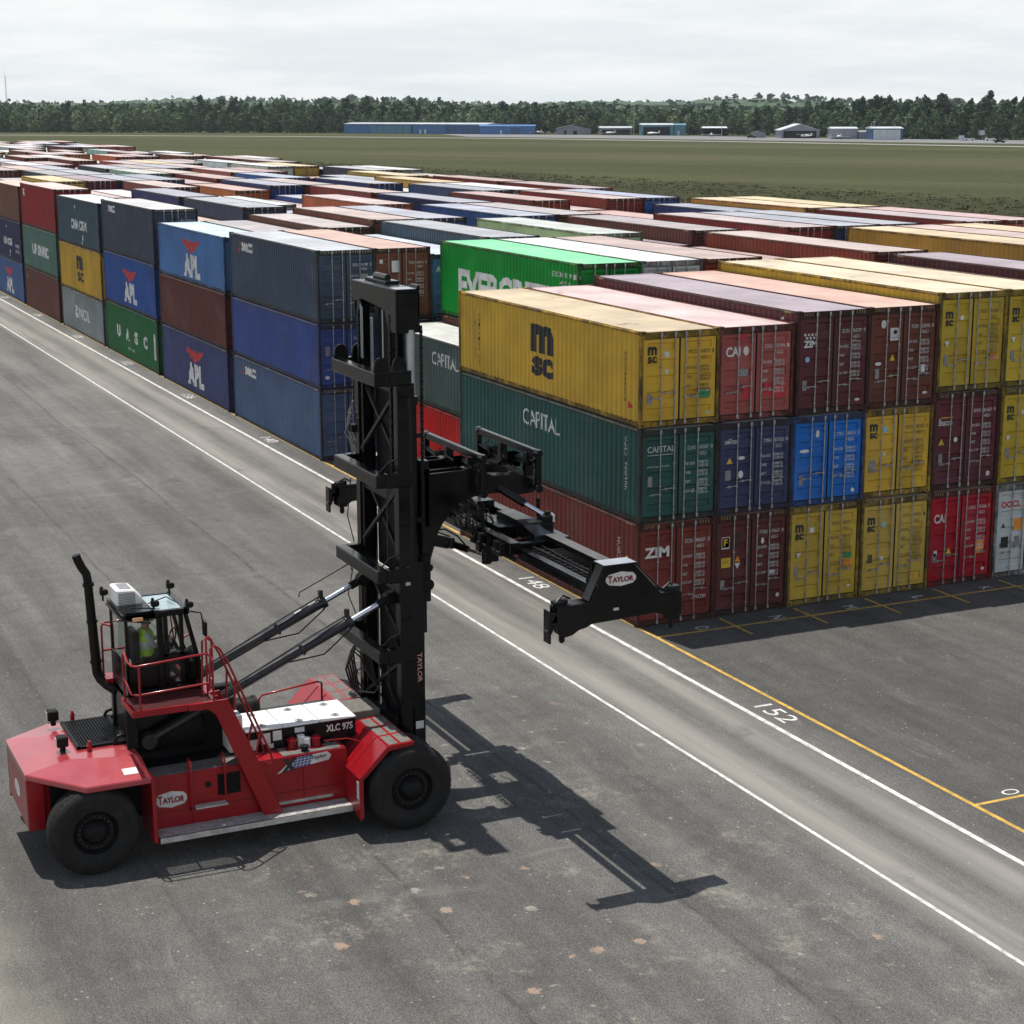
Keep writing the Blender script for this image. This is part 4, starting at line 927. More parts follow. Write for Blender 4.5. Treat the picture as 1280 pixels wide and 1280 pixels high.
cont(7,0,0,HC,(.045,.095,.220),rf('U'),'A','blue container at ground level in the leftmost stack, red bird over white letters', side=apl_side(.50))
cont(7,0,A,HC,(.020,.022,.070),rf('D'),'A','midnight blue container in the leftmost stack with white swooshes', side=[('CMA CGM',-1.2,2.3,1.0,1.55,'white_ink',.05),swoosh(.2,2.2,.5,1),swoosh(1.2,.45,.5,-1),('ECOLINE',3.6,5.2,1.0,1.25,'white_ink',.02),('BIO 100',3.6,5.2,.6,.85,'white_ink',.02)])
cont(7,0,2*A,HS,(.140,.058,.030),roofcol((.45,.26,.19),.6,(.76,.62,.54)),'A','orange brown plain container on top of the leftmost stack')
explicit = {(0,j) for j in range(6)} | {(1,0),(1,1),(1,2),(2,0),(2,1),(2,2)} | {(k,0) for k in range(3,8)}
explicit -= set()
# --- all the other tops: bay by bay, row by row; h high, m middle, l two tiers only
ROWS = {0: {6:'Mh',7:'Mh',8:'Rm',9:'Km',10:'Bm',11:'Rm'},
 1: '. . . Wh Rh Rm Rm Rh Yl Rl Yh Kh Yh Km Rm', 2: '. . . Nh Ym Ph Mm Bh Rm Rh Dh Nh Rh Rh Kh', 3: '. Bm Bh Bh Dh Wl Uh Bh Bm Ym Km Rm Dh Yh Yh',
 4: '. Km Nh Nm Um Oh Wl Dh Um Rh Km Rh Uh Km Nm', 5: '. Km Dh Km Wm Km Um Rh Km Wm Dh Wh Km Rh Nm', 6: '. Km Wm Bh Wm Oh Dh Bh Km Dh Wm Yh Km Rh Wm',
 7: '. Yh Mh Dh Dh Kh Rh Dm Uh Km Wl Th Yh Km Bh'}
rr = random.Random(21)
for k in range(8, 20):
    ROWS[k] = ' '.join('.' if j == 0 else rr.choice('RRKKBBMRROYWWTDNP')+rr.choice('hhhhhmmm') for j in range(15))
ORD = ['first','second','third','fourth','fifth','sixth','seventh','eighth','ninth','tenth','eleventh','twelfth','thirteenth','fourteenth','fifteenth','sixteenth','seventeenth','eighteenth','nineteenth','twentieth']
camM = co.matrix_world.inverted()
def pix(p):
    q = camM @ Vector(p); f = 2233.25
    return 657.08+f*q.x/-q.z, 640-f*q.y/-q.z
CONTG = {}
for k in sorted(ROWS):
    row = ROWS[k]
    if isinstance(row, str): row = {j: c for j, c in enumerate(row.split()) if c != '.'}
    if k >= 8: row = {**row}
    for j, code in row.items():
        if (k, j) in explicit: continue
        x1 = -SL*k; us = [pix((x, y, 8))[0] for x in (x1, x1-12.2) for y in (j*PI_, j*PI_+2.44)]
        if max(us) < -90 or min(us) > 1360: continue
        c = code[0]; hgt = code[1]; H = HC
        r3 = random.Random(k*31+j)
        if hgt == 'h': z = 2*A if r3.random() < .75 else A+B_
        elif hgt == 'm': z = r3.choice((2*B_, A+B_, A+B_)); H = HS
        else: z = r3.choice((A, B_)); H = HS
        col = tuple(q*r3.uniform(.85,1.15) for q in PAL[c][0]); col = tuple(col)
        f = r3.uniform(.42,.66); tint = [(.70,.60,.55),(.66,.62,.60),(.72,.66,.60),(.62,.61,.62)][r3.randrange(4)]
        if c in 'DNUT': tint = (.62,.63,.65)
        if c == 'Y': tint = (.78,.70,.52)
        if c == 'M': tint = (.55,.49,.54)
        if c == 'W': tint = (.76,.77,.76)
        lab = f'{PAL[c][1]} top container, {ORD[j]} row from the road, {ORD[k]} bay from the near end'
        cont(k, j, z, H, col, roofcol(col, f, tint), 'B', lab, 'containers topping the stacks of the block', side=None)
        CONTG[k, j] = z
# lower tiers inside the block that no picture shows: one mass
coreM = container_paint('stacked_container_paint'); mb = MB()
cols = [PAL[c][0] for c in 'RBMDNUYKCT']; mats = []
for q, c in enumerate(cols):
    mm = pm('faded_paint_' + ['red','brown','maroon','blue','navy','azure','ochre','pink','green','slate'][q], c, .55, 0, .2, .5, .2); mats.append(mm)
for (k, j), z in CONTG.items():
    zz_ = 0; r3 = random.Random(k*77+j)
    while zz_ < z-.5:
        h = z/2 if z > 3.5 else z
        xc = -6.096-SL*k; yc = j*PI_+1.219; m = r3.randrange(10)
        mb.box(xc-6.05, xc+6.05, yc-1.19, yc+1.19, zz_+.05, zz_+h-.05, m)
        for sx_ in (-1, 1):
            for sy in (-1, 1): mb.box(xc+sx_*5.95, xc+sx_*6.09, yc+sy*1.10, yc+sy*1.215, zz_, zz_+h-.02, m)
        for yy in (-.6, -.17, .17, .6): mb.box(xc+6.05, xc+6.09, yc+yy-.02, yc+yy+.02, zz_+.1, zz_+h-.1, m)
        zz_ += h
for (k, j, zt) in ((2,1,A),(2,2,A),(1,2,A)):
    xc = -6.096-SL*k; yc = j*PI_+1.219; mb.box(xc-6.05, xc+6.05, yc-1.19, yc+1.19, .05, zt-.05, 4)
tag(mb.build('lower_container_tiers', mats, fix=False), 'lower container tiers filling the inside of the stacked block', 'containers', kind='stuff')
# ------------------------------------------------------------------ the empty container handler
ORG = (8.0, -13.8, 0.)
HD = empty('container_handler', ORG)
tag(HD, 'red empty container handler with tall black mast, raised spreader and enclosed cab on grey asphalt', 'container handler')
def part(name, mb, mat, parent=None, **k):
    return mb.build(name, mat, parent or HD, org=ORG, **k)
def bxs(*L):
    mb = MB()
    for q in L: mb.box(*q)
    return mb
RED, BLK, BKM = M['red'], M['blk'], M['blkm']
XM = 8.0
# wheels: axis along x
def wheel(xo, yc, rad, wdt, side, name='wheel', dual=0.):
    """xo: outer face x; side +1 right / -1 left"""
    root = MB(); s = side
    rr_ = rad
    prof = [(0,.50*rr_),(.015,.56*rr_),(.035,.66*rr_),(.045,.78*rr_),(.030,.88*rr_),(-.02,.955*rr_),(-.075,.99*rr_),(-.14,rr_),(-wdt+.14,rr_),(-wdt+.07,.99*rr_),(-wdt+.02,.95*rr_),(-wdt-.02,.8*rr_),(-wdt,.5*rr_)]
    tyre = MB(); tyre.lathe([(t*s, r) for t, r in prof], (xo, yc, rr_), 'x', 56)
    tyre.lathe([(s*.046,.755*rr_),(s*.053,.765*rr_),(s*.046,.775*rr_)], (xo, yc, rr_), 'x', 56)
    for i in range(44):                                                     # shoulder blocks of the tread
        a = i*2*math.pi/44; c, q = math.cos(a), math.sin(a); c2, q2 = math.cos(a+.075), math.sin(a+.075)
        v = []
        for (t, r) in ((-.085*s, .992*rr_), (-(wdt/2-.03)*s, 1.004*rr_)):
            v += [(xo+t, yc+r*c, rr_+r*q), (xo+t, yc+r*c2, rr_+r*q2)]
        tyre.add([(x, yc+(y-yc)*1.012, rr_+(z-rr_)*1.012) for x, y, z in v]+v, [(0,1,3,2),(0,1,5,4),(1,3,7,5),(3,2,6,7),(2,0,4,6)])
    T = part(name, tyre, M['rubber'], smooth=35)
    rim = MB(); rim.lathe([(s*.004,.50*rr_),(s*.018,.49*rr_),(-s*.03,.455*rr_),(-s*.05,.44*rr_),(-s*.075,.42*rr_),(-s*.08,.30*rr_),(-s*.02,.27*rr_),(s*.03,.22*rr_),(s*.075,.17*rr_),(s*.09,.10*rr_),(s*.09,.0)], (xo, yc, rr_), 'x', 40)
    part('rim', rim, BKM, T, smooth=30)
    nut = MB()
    for i in range(20):
        a = i*2*math.pi/20; r = .355*rr_
        nut.cyl((xo-s*.08, yc+r*math.cos(a), rr_+r*math.sin(a)), (xo-s*.035, yc+r*math.cos(a), rr_+r*math.sin(a)), .018, n=6)
    part('wheel_nuts', nut, M['galv'] if False else M['castiron'], T)
    return T
RF, RR = .865, .84
wheel(10.42, -10.79, RF, .50, 1); wheel(9.84, -10.79, RF, .46, 1, 'inner_wheel'); wheel(5.58, -10.79, RF, .50, -1); wheel(6.16, -10.79, RF, .46, -1, 'inner_wheel')
wheel(9.90, -16.86, RR, .50, 1); wheel(6.10, -16.86, RR, .50, -1)
# chassis
mb = bxs((7.1,7.35,-17.6,-10.3,.62,1.1),(8.65,8.9,-17.6,-10.3,.62,1.1),(7.1,8.9,-17.6,-17.2,.7,1.6),(7.35,8.65,-12.6,-12.3,.62,1.1),(7.35,8.65,-15.2,-14.9,.62,1.1),(6.2,9.8,-11.05,-10.55,.62,1.1),(6.5,9.5,-17.0,-16.7,.7,1.0))
part('chassis', mb, BKM, bevel=.02)
# rear body: red deck with sloping sides
dk = MB()
za, zb = 1.93, 1.76
pts = {'a':(6.95,-17.93,1.86),'b':(9.05,-17.93,1.86),'c':(9.93,-17.0,zb),'d':(9.93,-15.79,zb),'e':(9.15,-15.79,za),'f':(6.85,-15.79,za),'g':(6.07,-15.79,zb),'h':(6.07,-17.0,zb),'i':(8.75,-17.05,za),'j':(7.25,-17.05,za)}
P_ = [pts[q] for q in 'abcdefghij']; low = [(x, y, z-.12) for x, y, z in P_]
idx = {q: i for i, q in enumerate('abcdefghij')}
F_ = [tuple(idx[q] for q in s) for s in ('abij','bci','cdei','efji','fghj','haj')]
dk.add(P_+low, F_+[tuple(i+10 for i in reversed(f)) for f in F_]+[(idx[p], idx[q], idx[q]+10, idx[p]+10) for p, q in zip('abcdefgh', 'bcdefgha')])
dk_o = part('rear_deck', dk, M['red_sheen'], bevel=.02)
part('counterweight', (lambda m: (m.prism([(7.0,.82),(9.0,.72),(9.03,1.74),(6.97,1.74)], 'y', -17.92, -17.80), m.box(7.05,8.95,-17.80,-17.25,.85,1.7), m.prism([(-17.92,.72),(-17.6,.72),(-17.6,1.74),(-17.92,1.74)], 'x', 8.95, 9.03), m.prism([(-17.92,.72),(-17.6,.72),(-17.6,1.74),(-17.92,1.74)], 'x', 6.97, 7.05))[0] or m)(MB()), RED, bevel=.015)
em = MB(); em.sheet([(8.0+.28*math.cos(a*.3927), -17.925, 1.25+.16*math.sin(a*.3927)) for a in range(16)]); part('rear_badge', em, M['white_ink'])
part('mudguard_panel', bxs((9.0,9.95,-15.80,-15.72,.45,1.72)), RED, bevel=.012); part('mudguard_panel', bxs((6.05,7.0,-15.80,-15.72,.45,1.72)), RED, bevel=.012)
part('wheel_housing', bxs((8.9,9.0,-17.5,-15.8,.8,1.8),(7.0,7.1,-17.5,-15.8,.8,1.8),(7.0,9.0,-17.2,-15.8,1.55,1.75)), BKM)
# radiator grille
g = MB(); g.box(6.75,8.30,-16.78,-15.88,za+.005,za+.03)
G = part('radiator_grille', g, M['hole'])
g = MB()
for i in range(27): x = 6.75+i*1.55/26; g.box(x-.008,x+.008,-16.78,-15.88,za+.03,za+.048)
for i in range(17): y = -16.78+i*.90/16; g.box(6.75,8.30,y-.008,y+.008,za+.034,za+.052)
for q in ((6.72,6.77,-16.82,-15.86),(8.28,8.33,-16.82,-15.86),(6.72,8.33,-16.83,-16.76),(6.72,8.33,-15.91,-15.85)): g.box(*q, za, za+.055)
part('grille_mesh', g, BKM, G)
for (x, y) in ((6.65,-16.95),(8.25,-17.08)):
    g = MB(); g.box(x-.06,x+.06,y-.05,y+.05,za-.02,za+.12); g.box(x-.11,x+.11,y-.12,y+.10,za+.10,za+.30); L_ = part('work_lamp', g, BKM, bevel=.02)
    g = MB(); g.box(x-.09,x+.09,y-.128,y-.118,za+.12,za+.28); part('lens', g, M['lampglass'], L_)
for (x, y) in ((6.55,-16.55),(8.48,-16.62)):
    g = MB(); g.cyl((x,y,za-.02),(x,y,za+.10),.045); g.cyl((x,y,za+.10),(x,y,za+.16),.06,.03); g.box(x-.03,x+.03,y-.02,y+.02,za+.14,za+.2); part('hood_latch', g, RED)
for (x, y) in ((6.72,-15.82),(8.33,-15.98)):
    g = MB(); g.tube([(x,y+.12*math.cos(R(a)),za+.04+.13*math.sin(R(a))) for a in range(0,375,30)], .035, 8); g.box(x-.05,x+.05,y-.16,y+.16,za-.02,za+.05); part('lifting_eye', g, BKM)
g = MB(); g.sheet([(9.50,-16.25,1.858),(9.72,-16.25,1.812),(9.72,-15.98,1.812),(9.50,-15.98,1.858)]); part('notice_plate', MB() if False else g, M['white_ink'])
# cab pedestal and dark engine bay under the platform
part('cab_pedestal', bxs((7.35,8.45,-15.86,-14.35,1.7,2.93),(8.45,8.72,-15.95,-15.72,1.9,2.93),(7.35,8.72,-15.86,-14.35,2.80,2.93),(7.25,7.4,-15.9,-15.7,1.8,2.9)), BLK, bevel=.02)
part('engine_bay', bxs((8.22,8.42,-15.72,-13.7,1.5,2.85),(7.1,8.95,-15.72,-13.6,1.05,1.57)), BKM, bevel=.02)
# side tanks, right and left
DZ = 1.58
def mirror(mb):
    m2 = MB(); m2.v = [(2*XM-x, y, z) for x, y, z in mb.v]; m2.f = [list(reversed(f)) for f in mb.f]; m2.m = list(mb.m); return m2
t1 = bxs((8.95,9.47,-15.72,-11.8,.52,DZ)); TK = part('side_tank', t1, RED, bevel=.015); part('side_tank', mirror(t1), RED, bevel=.015)
g = bxs((8.97,9.45,-15.70,-13.75,DZ+.002,DZ+.012),(8.97,9.45,-13.1,-11.9,DZ+.002,DZ+.012)); part('grip_strip', g, M['grip'], TK); part('grip_strip', mirror(g), M['grip'])
g = MB()
for y in (-14.93, -13.62, -12.7): g.box(9.470,9.476,y-.004,y+.004,.54,DZ-.03)
g.box(9.47,9.474,-15.7,-11.9,.84,.848); part('panel_joint', g, BKM, TK)
# vents
g = MB(); g.box(9.472,9.485,-14.42,-13.98,1.02,1.44); V = part('side_vent', g, M['hole'])
g = MB()
for i in range(15): g.box(9.485,9.50,-14.42,-13.98,1.03+i*.028,1.042+i*.028)
g.box(9.485,9.502,-14.29,-14.26,1.02,1.44); part('vent_louvres', g, BKM, V)
part('latch_box', bxs((9.472,9.5,-14.66,-14.56,1.22,1.32)), BKM)
# running boards
def checker(mb, x0, x1, y0, y1, z):
    mb.box(x0, x1, y0, y1, z-.03, z)
    n = int((y1-y0)/.062)
    for i in range(n):
        y = y0+.03+i*.062; s = 1 if i % 2 else -1
        for k in range(int((x1-x0)/.085)):
            x = x0+.05+k*.085; mb.beam((x-.025, y-s*.018, z+.003), (x+.025, y+s*.018, z+.003), .014, .008)
g = MB(); checker(g, 9.47, 9.94, -15.68, -11.86, .53); g.box(9.90,9.945,-15.68,-11.86,.42,.53); part('running_board', g, M['alu'])
g2 = bxs((6.06,6.53,-15.68,-11.86,.5,.53),(6.055,6.1,-15.68,-11.86,.42,.53)); part('running_board', g2, M['alu'])
g = MB(); checker(g, 9.47, 9.66, -14.90, -14.28, .90); part('step_plate', g, M['alu'])
g = MB(); g.sheet([(9.477,-13.35,.60),(9.477,-12.1,.60),(9.477,-12.1,.66),(9.477,-13.35,.66)]); part('kick_strip', g, M['alu'], TK)
for (y, z0, z1) in ((-14.96,.80,1.80),(-14.30,1.0,1.82)):
    g = MB(); g.tube([(9.47,y,z0),(9.58,y,z0+.05),(9.58,y,z1-.08),(9.55,y,z1),(9.40,y,z1+.02),(9.38,y,z1-.06),(9.38,y,DZ)], .022, 8); part('grab_rail', g, RED, smooth=50)
# badges
def badge(x, yc, zc, w, h, name='maker_badge', parent=None):
    pts = [(-.5,.12),(-.40,.36),(0,.5),(.40,.36),(.5,.12),(.5,-.12),(.40,-.36),(0,-.5),(-.40,-.36),(-.5,-.12)]
    a = MB(); a.sheet([(x+.004, yc+p*w, zc+q*h) for p, q in pts]); B = part(name, a, M['white_ink'], parent)
    a = MB(); put_text(a, 'T', (x+.009, yc-.43*w, zc-.22*h), (0,1,.0), (0,0,1), w=.14*w, h=.50*h, bold=.05); put_text(a, 'AYLOR', (x+.009, yc-.29*w, zc-.22*h), (0,1,0), (0,0,1), w=.71*w, h=.38*h, bold=.05)
    part('badge_lettering', a, M['badge_red'], B); return B
M['badge_red'] = pm('dark_red_lettering', (.22,.012,.018), .5, 0, .1)
badge(9.474, -15.33, 1.09, .60, .33)
# long emblem with a black X, blue chequers and a white tail
a = MB(); a.sheet([(9.478,-13.02,1.30),(9.478,-12.18,1.38),(9.478,-12.12,1.47),(9.478,-12.2,1.56),(9.478,-12.9,1.52),(9.478,-13.25,1.24)]); E_ = part('series_emblem', a, M['white_ink'])
a = MB(); put_text(a, 'X', (9.484,-13.16,1.25), (0,1,.06), (0,.18,1), w=.30, h=.27, bold=.07); put_text(a, 'Taylor', (9.484,-12.55,1.41), (0,1,.06), (0,.1,1), w=.34, h=.10, bold=.02); part('emblem_lettering', a, M['black_ink'], E_)
a = MB()
for i in range(5):
    for j in range(4): y = -12.92+i*.075+j*.012; a.sheet([(9.483,y,1.31+j*.055+i*.006),(9.483,y+.062,1.315+j*.055+i*.006),(9.483,y+.070,1.355+j*.055+i*.006),(9.483,y+.008,1.35+j*.055+i*.006)])
part('blue_chequers', a, M['blue_ink'], E_)
# hood
HX0, HX1, HY0, HY1, HZ = 7.93, 8.99, -13.70, -11.42, 2.03
part('hood_side', bxs((HX0+.02,HX1,HY0+.02,HY1,1.1,HZ-.03)), BLK, bevel=.01)
g = MB()
for i in range(3): g.box(HX0-.02,HX1+.03,HY0+i*.763,HY0+(i+1)*.763-.012,HZ-.03,HZ+.01)
HO = part('hood_panel', g, M['whitep'], bevel=.012)
g = MB()
for i in range(3):
    for x in (HX0+.18, HX1-.17): y = HY0+.38+i*.763; g.cyl((x,y,HZ+.008),(x,y,HZ+.02),.085,n=20); g.box(x-.04,x+.04,y-.02,y+.02,HZ+.018,HZ+.045)
part('hood_latches', g, M['galv'], HO)
a = MB(); put_text(a, 'XLC 975', (HX1+.006,-12.05,1.77), (0,1,0), (0,0,1), w=.56, h=.15, bold=.03); part('type_lettering', a, M['white_ink'])
for q in ((-13.62,1.62,.16,.22),(-13.38,1.72,.18,.22),(-13.15,1.76,.18,.2),(-13.28,1.62,.14,.09),(-12.70,1.86,.20,.10)):
    a = MB(); a.sheet([(HX1+.005,q[0],q[1]),(HX1+.005,q[0]+q[2],q[1]),(HX1+.005,q[0]+q[2],q[1]+q[3]),(HX1+.005,q[0],q[1]+q[3])]); part('safety_label', a, M['white_ink'])
part('hood_front_deck', bxs((7.8,8.6,HY1+.01,-10.75,1.7,1.96),(6.9,7.75,-11.3,-10.75,1.2,1.75)), M['grip'], bevel=.01)
g = bxs((6.95,7.9,-13.2,-11.4,1.2,1.75)); part('left_engine_cover', g, BLK, bevel=.02)
g = MB(); g.cyl((7.55,-13.95,1.98),(7.55,-13.12,1.98),.25,n=28); g.cyl((7.55,-13.12,1.98),(7.55,-13.05,1.98),.27,n=28); g.cyl((7.55,-13.4,1.98),(7.55,-13.37,1.98),.262,n=28); part('air_filter', g, BKM, smooth=35)
g = bxs((8.2,8.9,-14.0,-13.72,1.6,2.35)); part('hood_rear_panel', g, M['whitep'], bevel=.02)
for (x, y) in ((9.1,-12.80),(9.17,-12.33)):
    g = MB(); g.cyl((x,y,DZ),(x,y,DZ+.17),.085,n=20); g.cyl((x,y,DZ+.17),(x,y,DZ+.20),.105,n=20); g.cyl((x,y,DZ+.20),(x,y,DZ+.23),.06,n=14); g.box(x-.14,x+.14,y-.14,y+.14,DZ+.012,DZ+.02); part('filler_cap', g, RED)
g = MB(); g.cyl((9.05,-12.60,DZ),(9.05,-12.60,DZ+.24),.075,n=18); g.cyl((9.14,-12.52,DZ),(9.14,-12.52,DZ+.20),.085,n=18); part('fluid_bottle', g, M['whitep'], smooth=40)
g = MB(); g.cyl((9.34,-12.62,DZ),(9.34,-12.62,DZ+.09),.07,n=18); g.cyl((9.34,-12.62,DZ+.09),(9.34,-12.62,DZ+.12),.09,n=18); part('hydraulic_cap', g, BLK)
for y in (-12.15,-11.98): 
    g = MB(); g.cyl((9.08,y,DZ),(9.08,y,DZ+.08),.045,n=12); part('breather', g, BKM)
g = MB(); g.tube([(7.62,-13.0,1.75),(7.62,-13.0,2.18),(7.62,-12.93,2.26),(7.5,-11.7,2.34),(7.45,-11.6,2.28),(7.45,-11.6,1.9)], .022, 8); part('guard_rail', g, RED, smooth=50)
# front mudguards
fx0, fx1 = 8.62, 10.36
fp = [(-11.86,.38),(-11.86,1.22),(-11.27,1.80),(-10.72,1.83),(-10.72,1.79),(-11.25,1.76),(-11.82,1.20),(-11.82,.38)]
def mudguard(mir):
    g = MB(); g.prism([(-11.27,1.80),(-10.72,1.83),(-10.72,1.785),(-11.25,1.755)], 'x', fx0, fx1); g.prism([(-11.86,1.22),(-11.272,1.80),(-11.253,1.755),(-11.82,1.20)], 'x', fx0, fx1)
    g.prism([(9.40,.62),(fx1,.36),(fx1,1.22),(9.40,1.22)], 'y', -11.86, -11.82)
    g.prism([(-11.86,1.22),(-11.27,1.80),(-10.72,1.83),(-10.72,1.75),(-11.24,1.70),(-11.78,1.18),(-11.78,.42),(-11.86,.36)], 'x', fx1, fx1+.012)
    g.box(fx0, fx0+.03, -11.8, -10.75, 1.0, 1.78)
    o = part('mudguard', mirror(g) if mir else g, RED, bevel=.006)
    g = MB()
    for x0, x1 in ((8.70,9.18),(9.24,9.72),(9.80,10.30)):
        for y0, y1 in ((-11.22,-11.02),(-10.97,-10.75)):
            z0 = 1.803+(y0+11.27)*.0545; z1 = 1.803+(y1+11.27)*.0545; g.sheet([(x0,y0,z0),(x1,y0,z0),(x1,y1,z1),(x0,y1,z1)])
    part('grip_strip', mirror(g) if mir else g, M['grip'], o, fix=False)
    g = MB()
    for x in (9.22, 9.76): g.beam((x,-11.845,1.243),(x,-11.275,1.803),.012,.012)
    part('panel_joint', mirror(g) if mir else g, M['badge_red'], o)
    return o
mg = mudguard(False); mudguard(True)
g = MB(); g.box(fx1-.14,fx1-.03,-11.868,-11.861,.78,1.14); part('reflector', g, M['white_ink'], mg)
g = MB(); g.tube([(9.3,-12.2,1.72),(9.42,-11.75,1.74),(9.5,-11.5,1.66)], .012, 6); part('grab_wire', g, RED)
# ---------------- cab
CX0, CX1, CY0, CY1, CZ0, CZ1 = 7.38, 8.70, -15.88, -14.68, 2.95, 4.58
g = bxs((CX0,CX1,CY0,CY1,CZ0,3.06),(CX0,CX0+.05,CY0,CY1,3.06,3.20),(CX0,CX1,CY0,CY0+.05,3.06,3.60),(CX1-.05,CX1,CY0,-15.28,3.06,3.50))
for (x, y0, w) in ((CX0,CY0,.06),(CX1-.06,CY0,.06)): g.box(x,x+.06,y0,y0+w,3.06,CZ1-.1)
for x in (CX0+.04, CX1-.04): g.beam((x,CY1-.03,CZ1-.08),(x,CY1+.21,3.45),.07,.08); g.box(x-.035,x+.035,CY1+.17,CY1+.25,3.0,3.47)
g.box(CX0,CX1,CY1+.10,CY1+.24,2.95,3.12)
for x in (CX0+.005, CX1-.065): g.box(x,x+.06,-15.27,-15.15,3.06,CZ1-.1)
g.box(CX1-.09,CX1,CY0+.2,-15.1,3.06,3.14)
CAB = part('cab', g, BLK, bevel=.015)
g = bxs((CX0-.02,CX1+.03,CY0-.04,-15.28,CZ1-.11,CZ1+.01),(CX0-.02,CX0+.12,CY0,CY1+.04,CZ1-.11,CZ1+.01),(CX1-.10,CX1+.03,CY0,CY1+.04,CZ1-.11,CZ1+.01),(CX0-.02,CX1+.03,CY1-.08,CY1+.05,CZ1-.11,CZ1+.01))
part('cab_roof', g, BLK, bevel=.02)
part('roof_window', bxs((CX0+.12,CX1-.10,-15.28,CY1-.08,CZ1-.03,CZ1-.004)), M['roofpanel'])
g = MB(); g.sheet([(CX1-.02,-15.14,3.2),(CX1-.02,CY1-.1,3.2),(CX1-.02,CY1-.1,CZ1-.12),(CX1-.02,-15.14,CZ1-.12)]); g.sheet([(CX1-.02,CY0+.1,3.5),(CX1-.02,-15.28,3.5),(CX1-.02,-15.28,CZ1-.12),(CX1-.02,CY0+.1,CZ1-.12)])
part('side_window', g, M['glass'], fix=False)
g = MB(); g.sheet([(CX0+.02,CY0+.1,3.2),(CX0+.02,CY1,3.2),(CX0+.02,CY1-.05,CZ1-.12),(CX0+.02,CY0+.1,CZ1-.12)]); part('side_window', g, M['glass'], fix=False)
g = MB(); g.sheet([(CX0+.1,CY0+.02,3.60),(CX1-.1,CY0+.02,3.60),(CX1-.1,CY0+.02,CZ1-.12),(CX0+.1,CY0+.02,CZ1-.12)]); part('rear_window', g, M['glass'], fix=False)
g = MB(); g.sheet([(CX0+.1,CY1-.03,CZ1-.12),(CX1-.1,CY1-.03,CZ1-.12),(CX1-.1,CY1+.21,3.45),(CX0+.1,CY1+.21,3.45)]); g.sheet([(CX0+.1,CY1+.21,3.45),(CX1-.1,CY1+.21,3.45),(CX1-.1,CY1+.21,3.12),(CX0+.1,CY1+.21,3.12)]); part('windscreen', g, M['glass'], fix=False)
g = MB()
for i in range(5): x = CX0+.2+i*.22; g.tube([(x,CY1+.03,CZ1-.15),(x,CY1+.27,3.5)], .012, 6)
for z, y in ((4.2,CY1+.08),(3.85,CY1+.17),(3.55,CY1+.255)): g.tube([(CX0+.1,y,z),(CX1-.1,y,z)], .012, 6)
part('windscreen_guard', g, BKM)
g = bxs((CX1-.06,CX1+.012,-15.14,-15.06,3.1,CZ1-.12),(CX1-.06,CX1+.012,CY1-.16,CY1-.08,3.1,CZ1-.12),(CX1-.06,CX1+.012,-15.14,CY1-.08,3.66,3.74),(CX1-.06,CX1+.012,-15.14,CY1-.08,3.08,3.16)); D_ = part('cab_door', g, BLK, bevel=.01)
part('handle', bxs((CX1+.012,CX1+.045,-15.04,-14.94,3.78,3.81)), M['galv'], D_)
# air conditioner and roof fittings
g = MB(); g.prism([(-15.86,4.56),(-15.36,4.56),(-15.36,4.72),(-15.52,4.88),(-15.86,4.90)], 'x', 7.42, 8.02); AC = part('air_conditioner', g, M['whitep'], bevel=.03)
g = MB()
for i in range(8): g.box(8.022,8.032,-15.82,-15.50,4.60+i*.03,4.615+i*.03)
for i in range(6): g.box(7.52+i*.08,7.56+i*.08,-15.40,-15.355,4.58,4.70)
g.box(7.5,7.95,-15.80,-15.56,4.885,4.895)
part('vent_louvres', g, M['grey_plate'], AC)
def cluster(x, y, z, name='roof_camera'):
    g = MB(); g.cyl((x,y,z-.12),(x,y,z),.02); g.box(x-.06,x+.06,y-.05,y+.07,z,z+.11); g.box(x-.045,x+.045,y+.07,y+.10,z+.01,z+.1); g.cyl((x,y-.02,z+.11),(x,y-.02,z+.17),.03); part(name, g, BKM, bevel=.008)
cluster(7.55,-14.72,4.70); cluster(8.72,-14.66,4.60,'work_lamp'); cluster(7.35,-15.98,4.66,'work_lamp'); cluster(8.45,-15.25,4.62,'work_lamp')
g = bxs((CX1+.03,CX1+.085,-15.74,-15.54,4.455,4.52)); part('marker_lamp', g, M['amber'], bevel=.01)
g = MB(); g.tube([(8.6,-15.9,4.5),(8.72,-15.75,4.72),(8.74,-15.3,4.66)], .015, 6); g.tube([(7.5,-15.95,4.52),(8.72,-15.95,4.50),(8.78,-15.4,4.40)], .02, 6); g.tube([(8.2,-15.3,4.62),(8.0,-14.9,4.66),(8.45,-14.8,4.64)], .012, 6); part('roof_cable', g, M['hose'], smooth=50)
g = MB(); g.tube([(8.66,-14.6,4.5),(8.85,-14.45,4.5),(8.88,-14.43,4.35)], .015, 6); g.prism([(-.10,-.14),(.10,-.14),(.12,.14),(-.12,.14)], 'y', -.02, .02)
g.v[-8:] = [(x+8.9, y-14.40, z+4.2) for x, y, z in g.v[-8:]]; part('mirror', g, BKM)
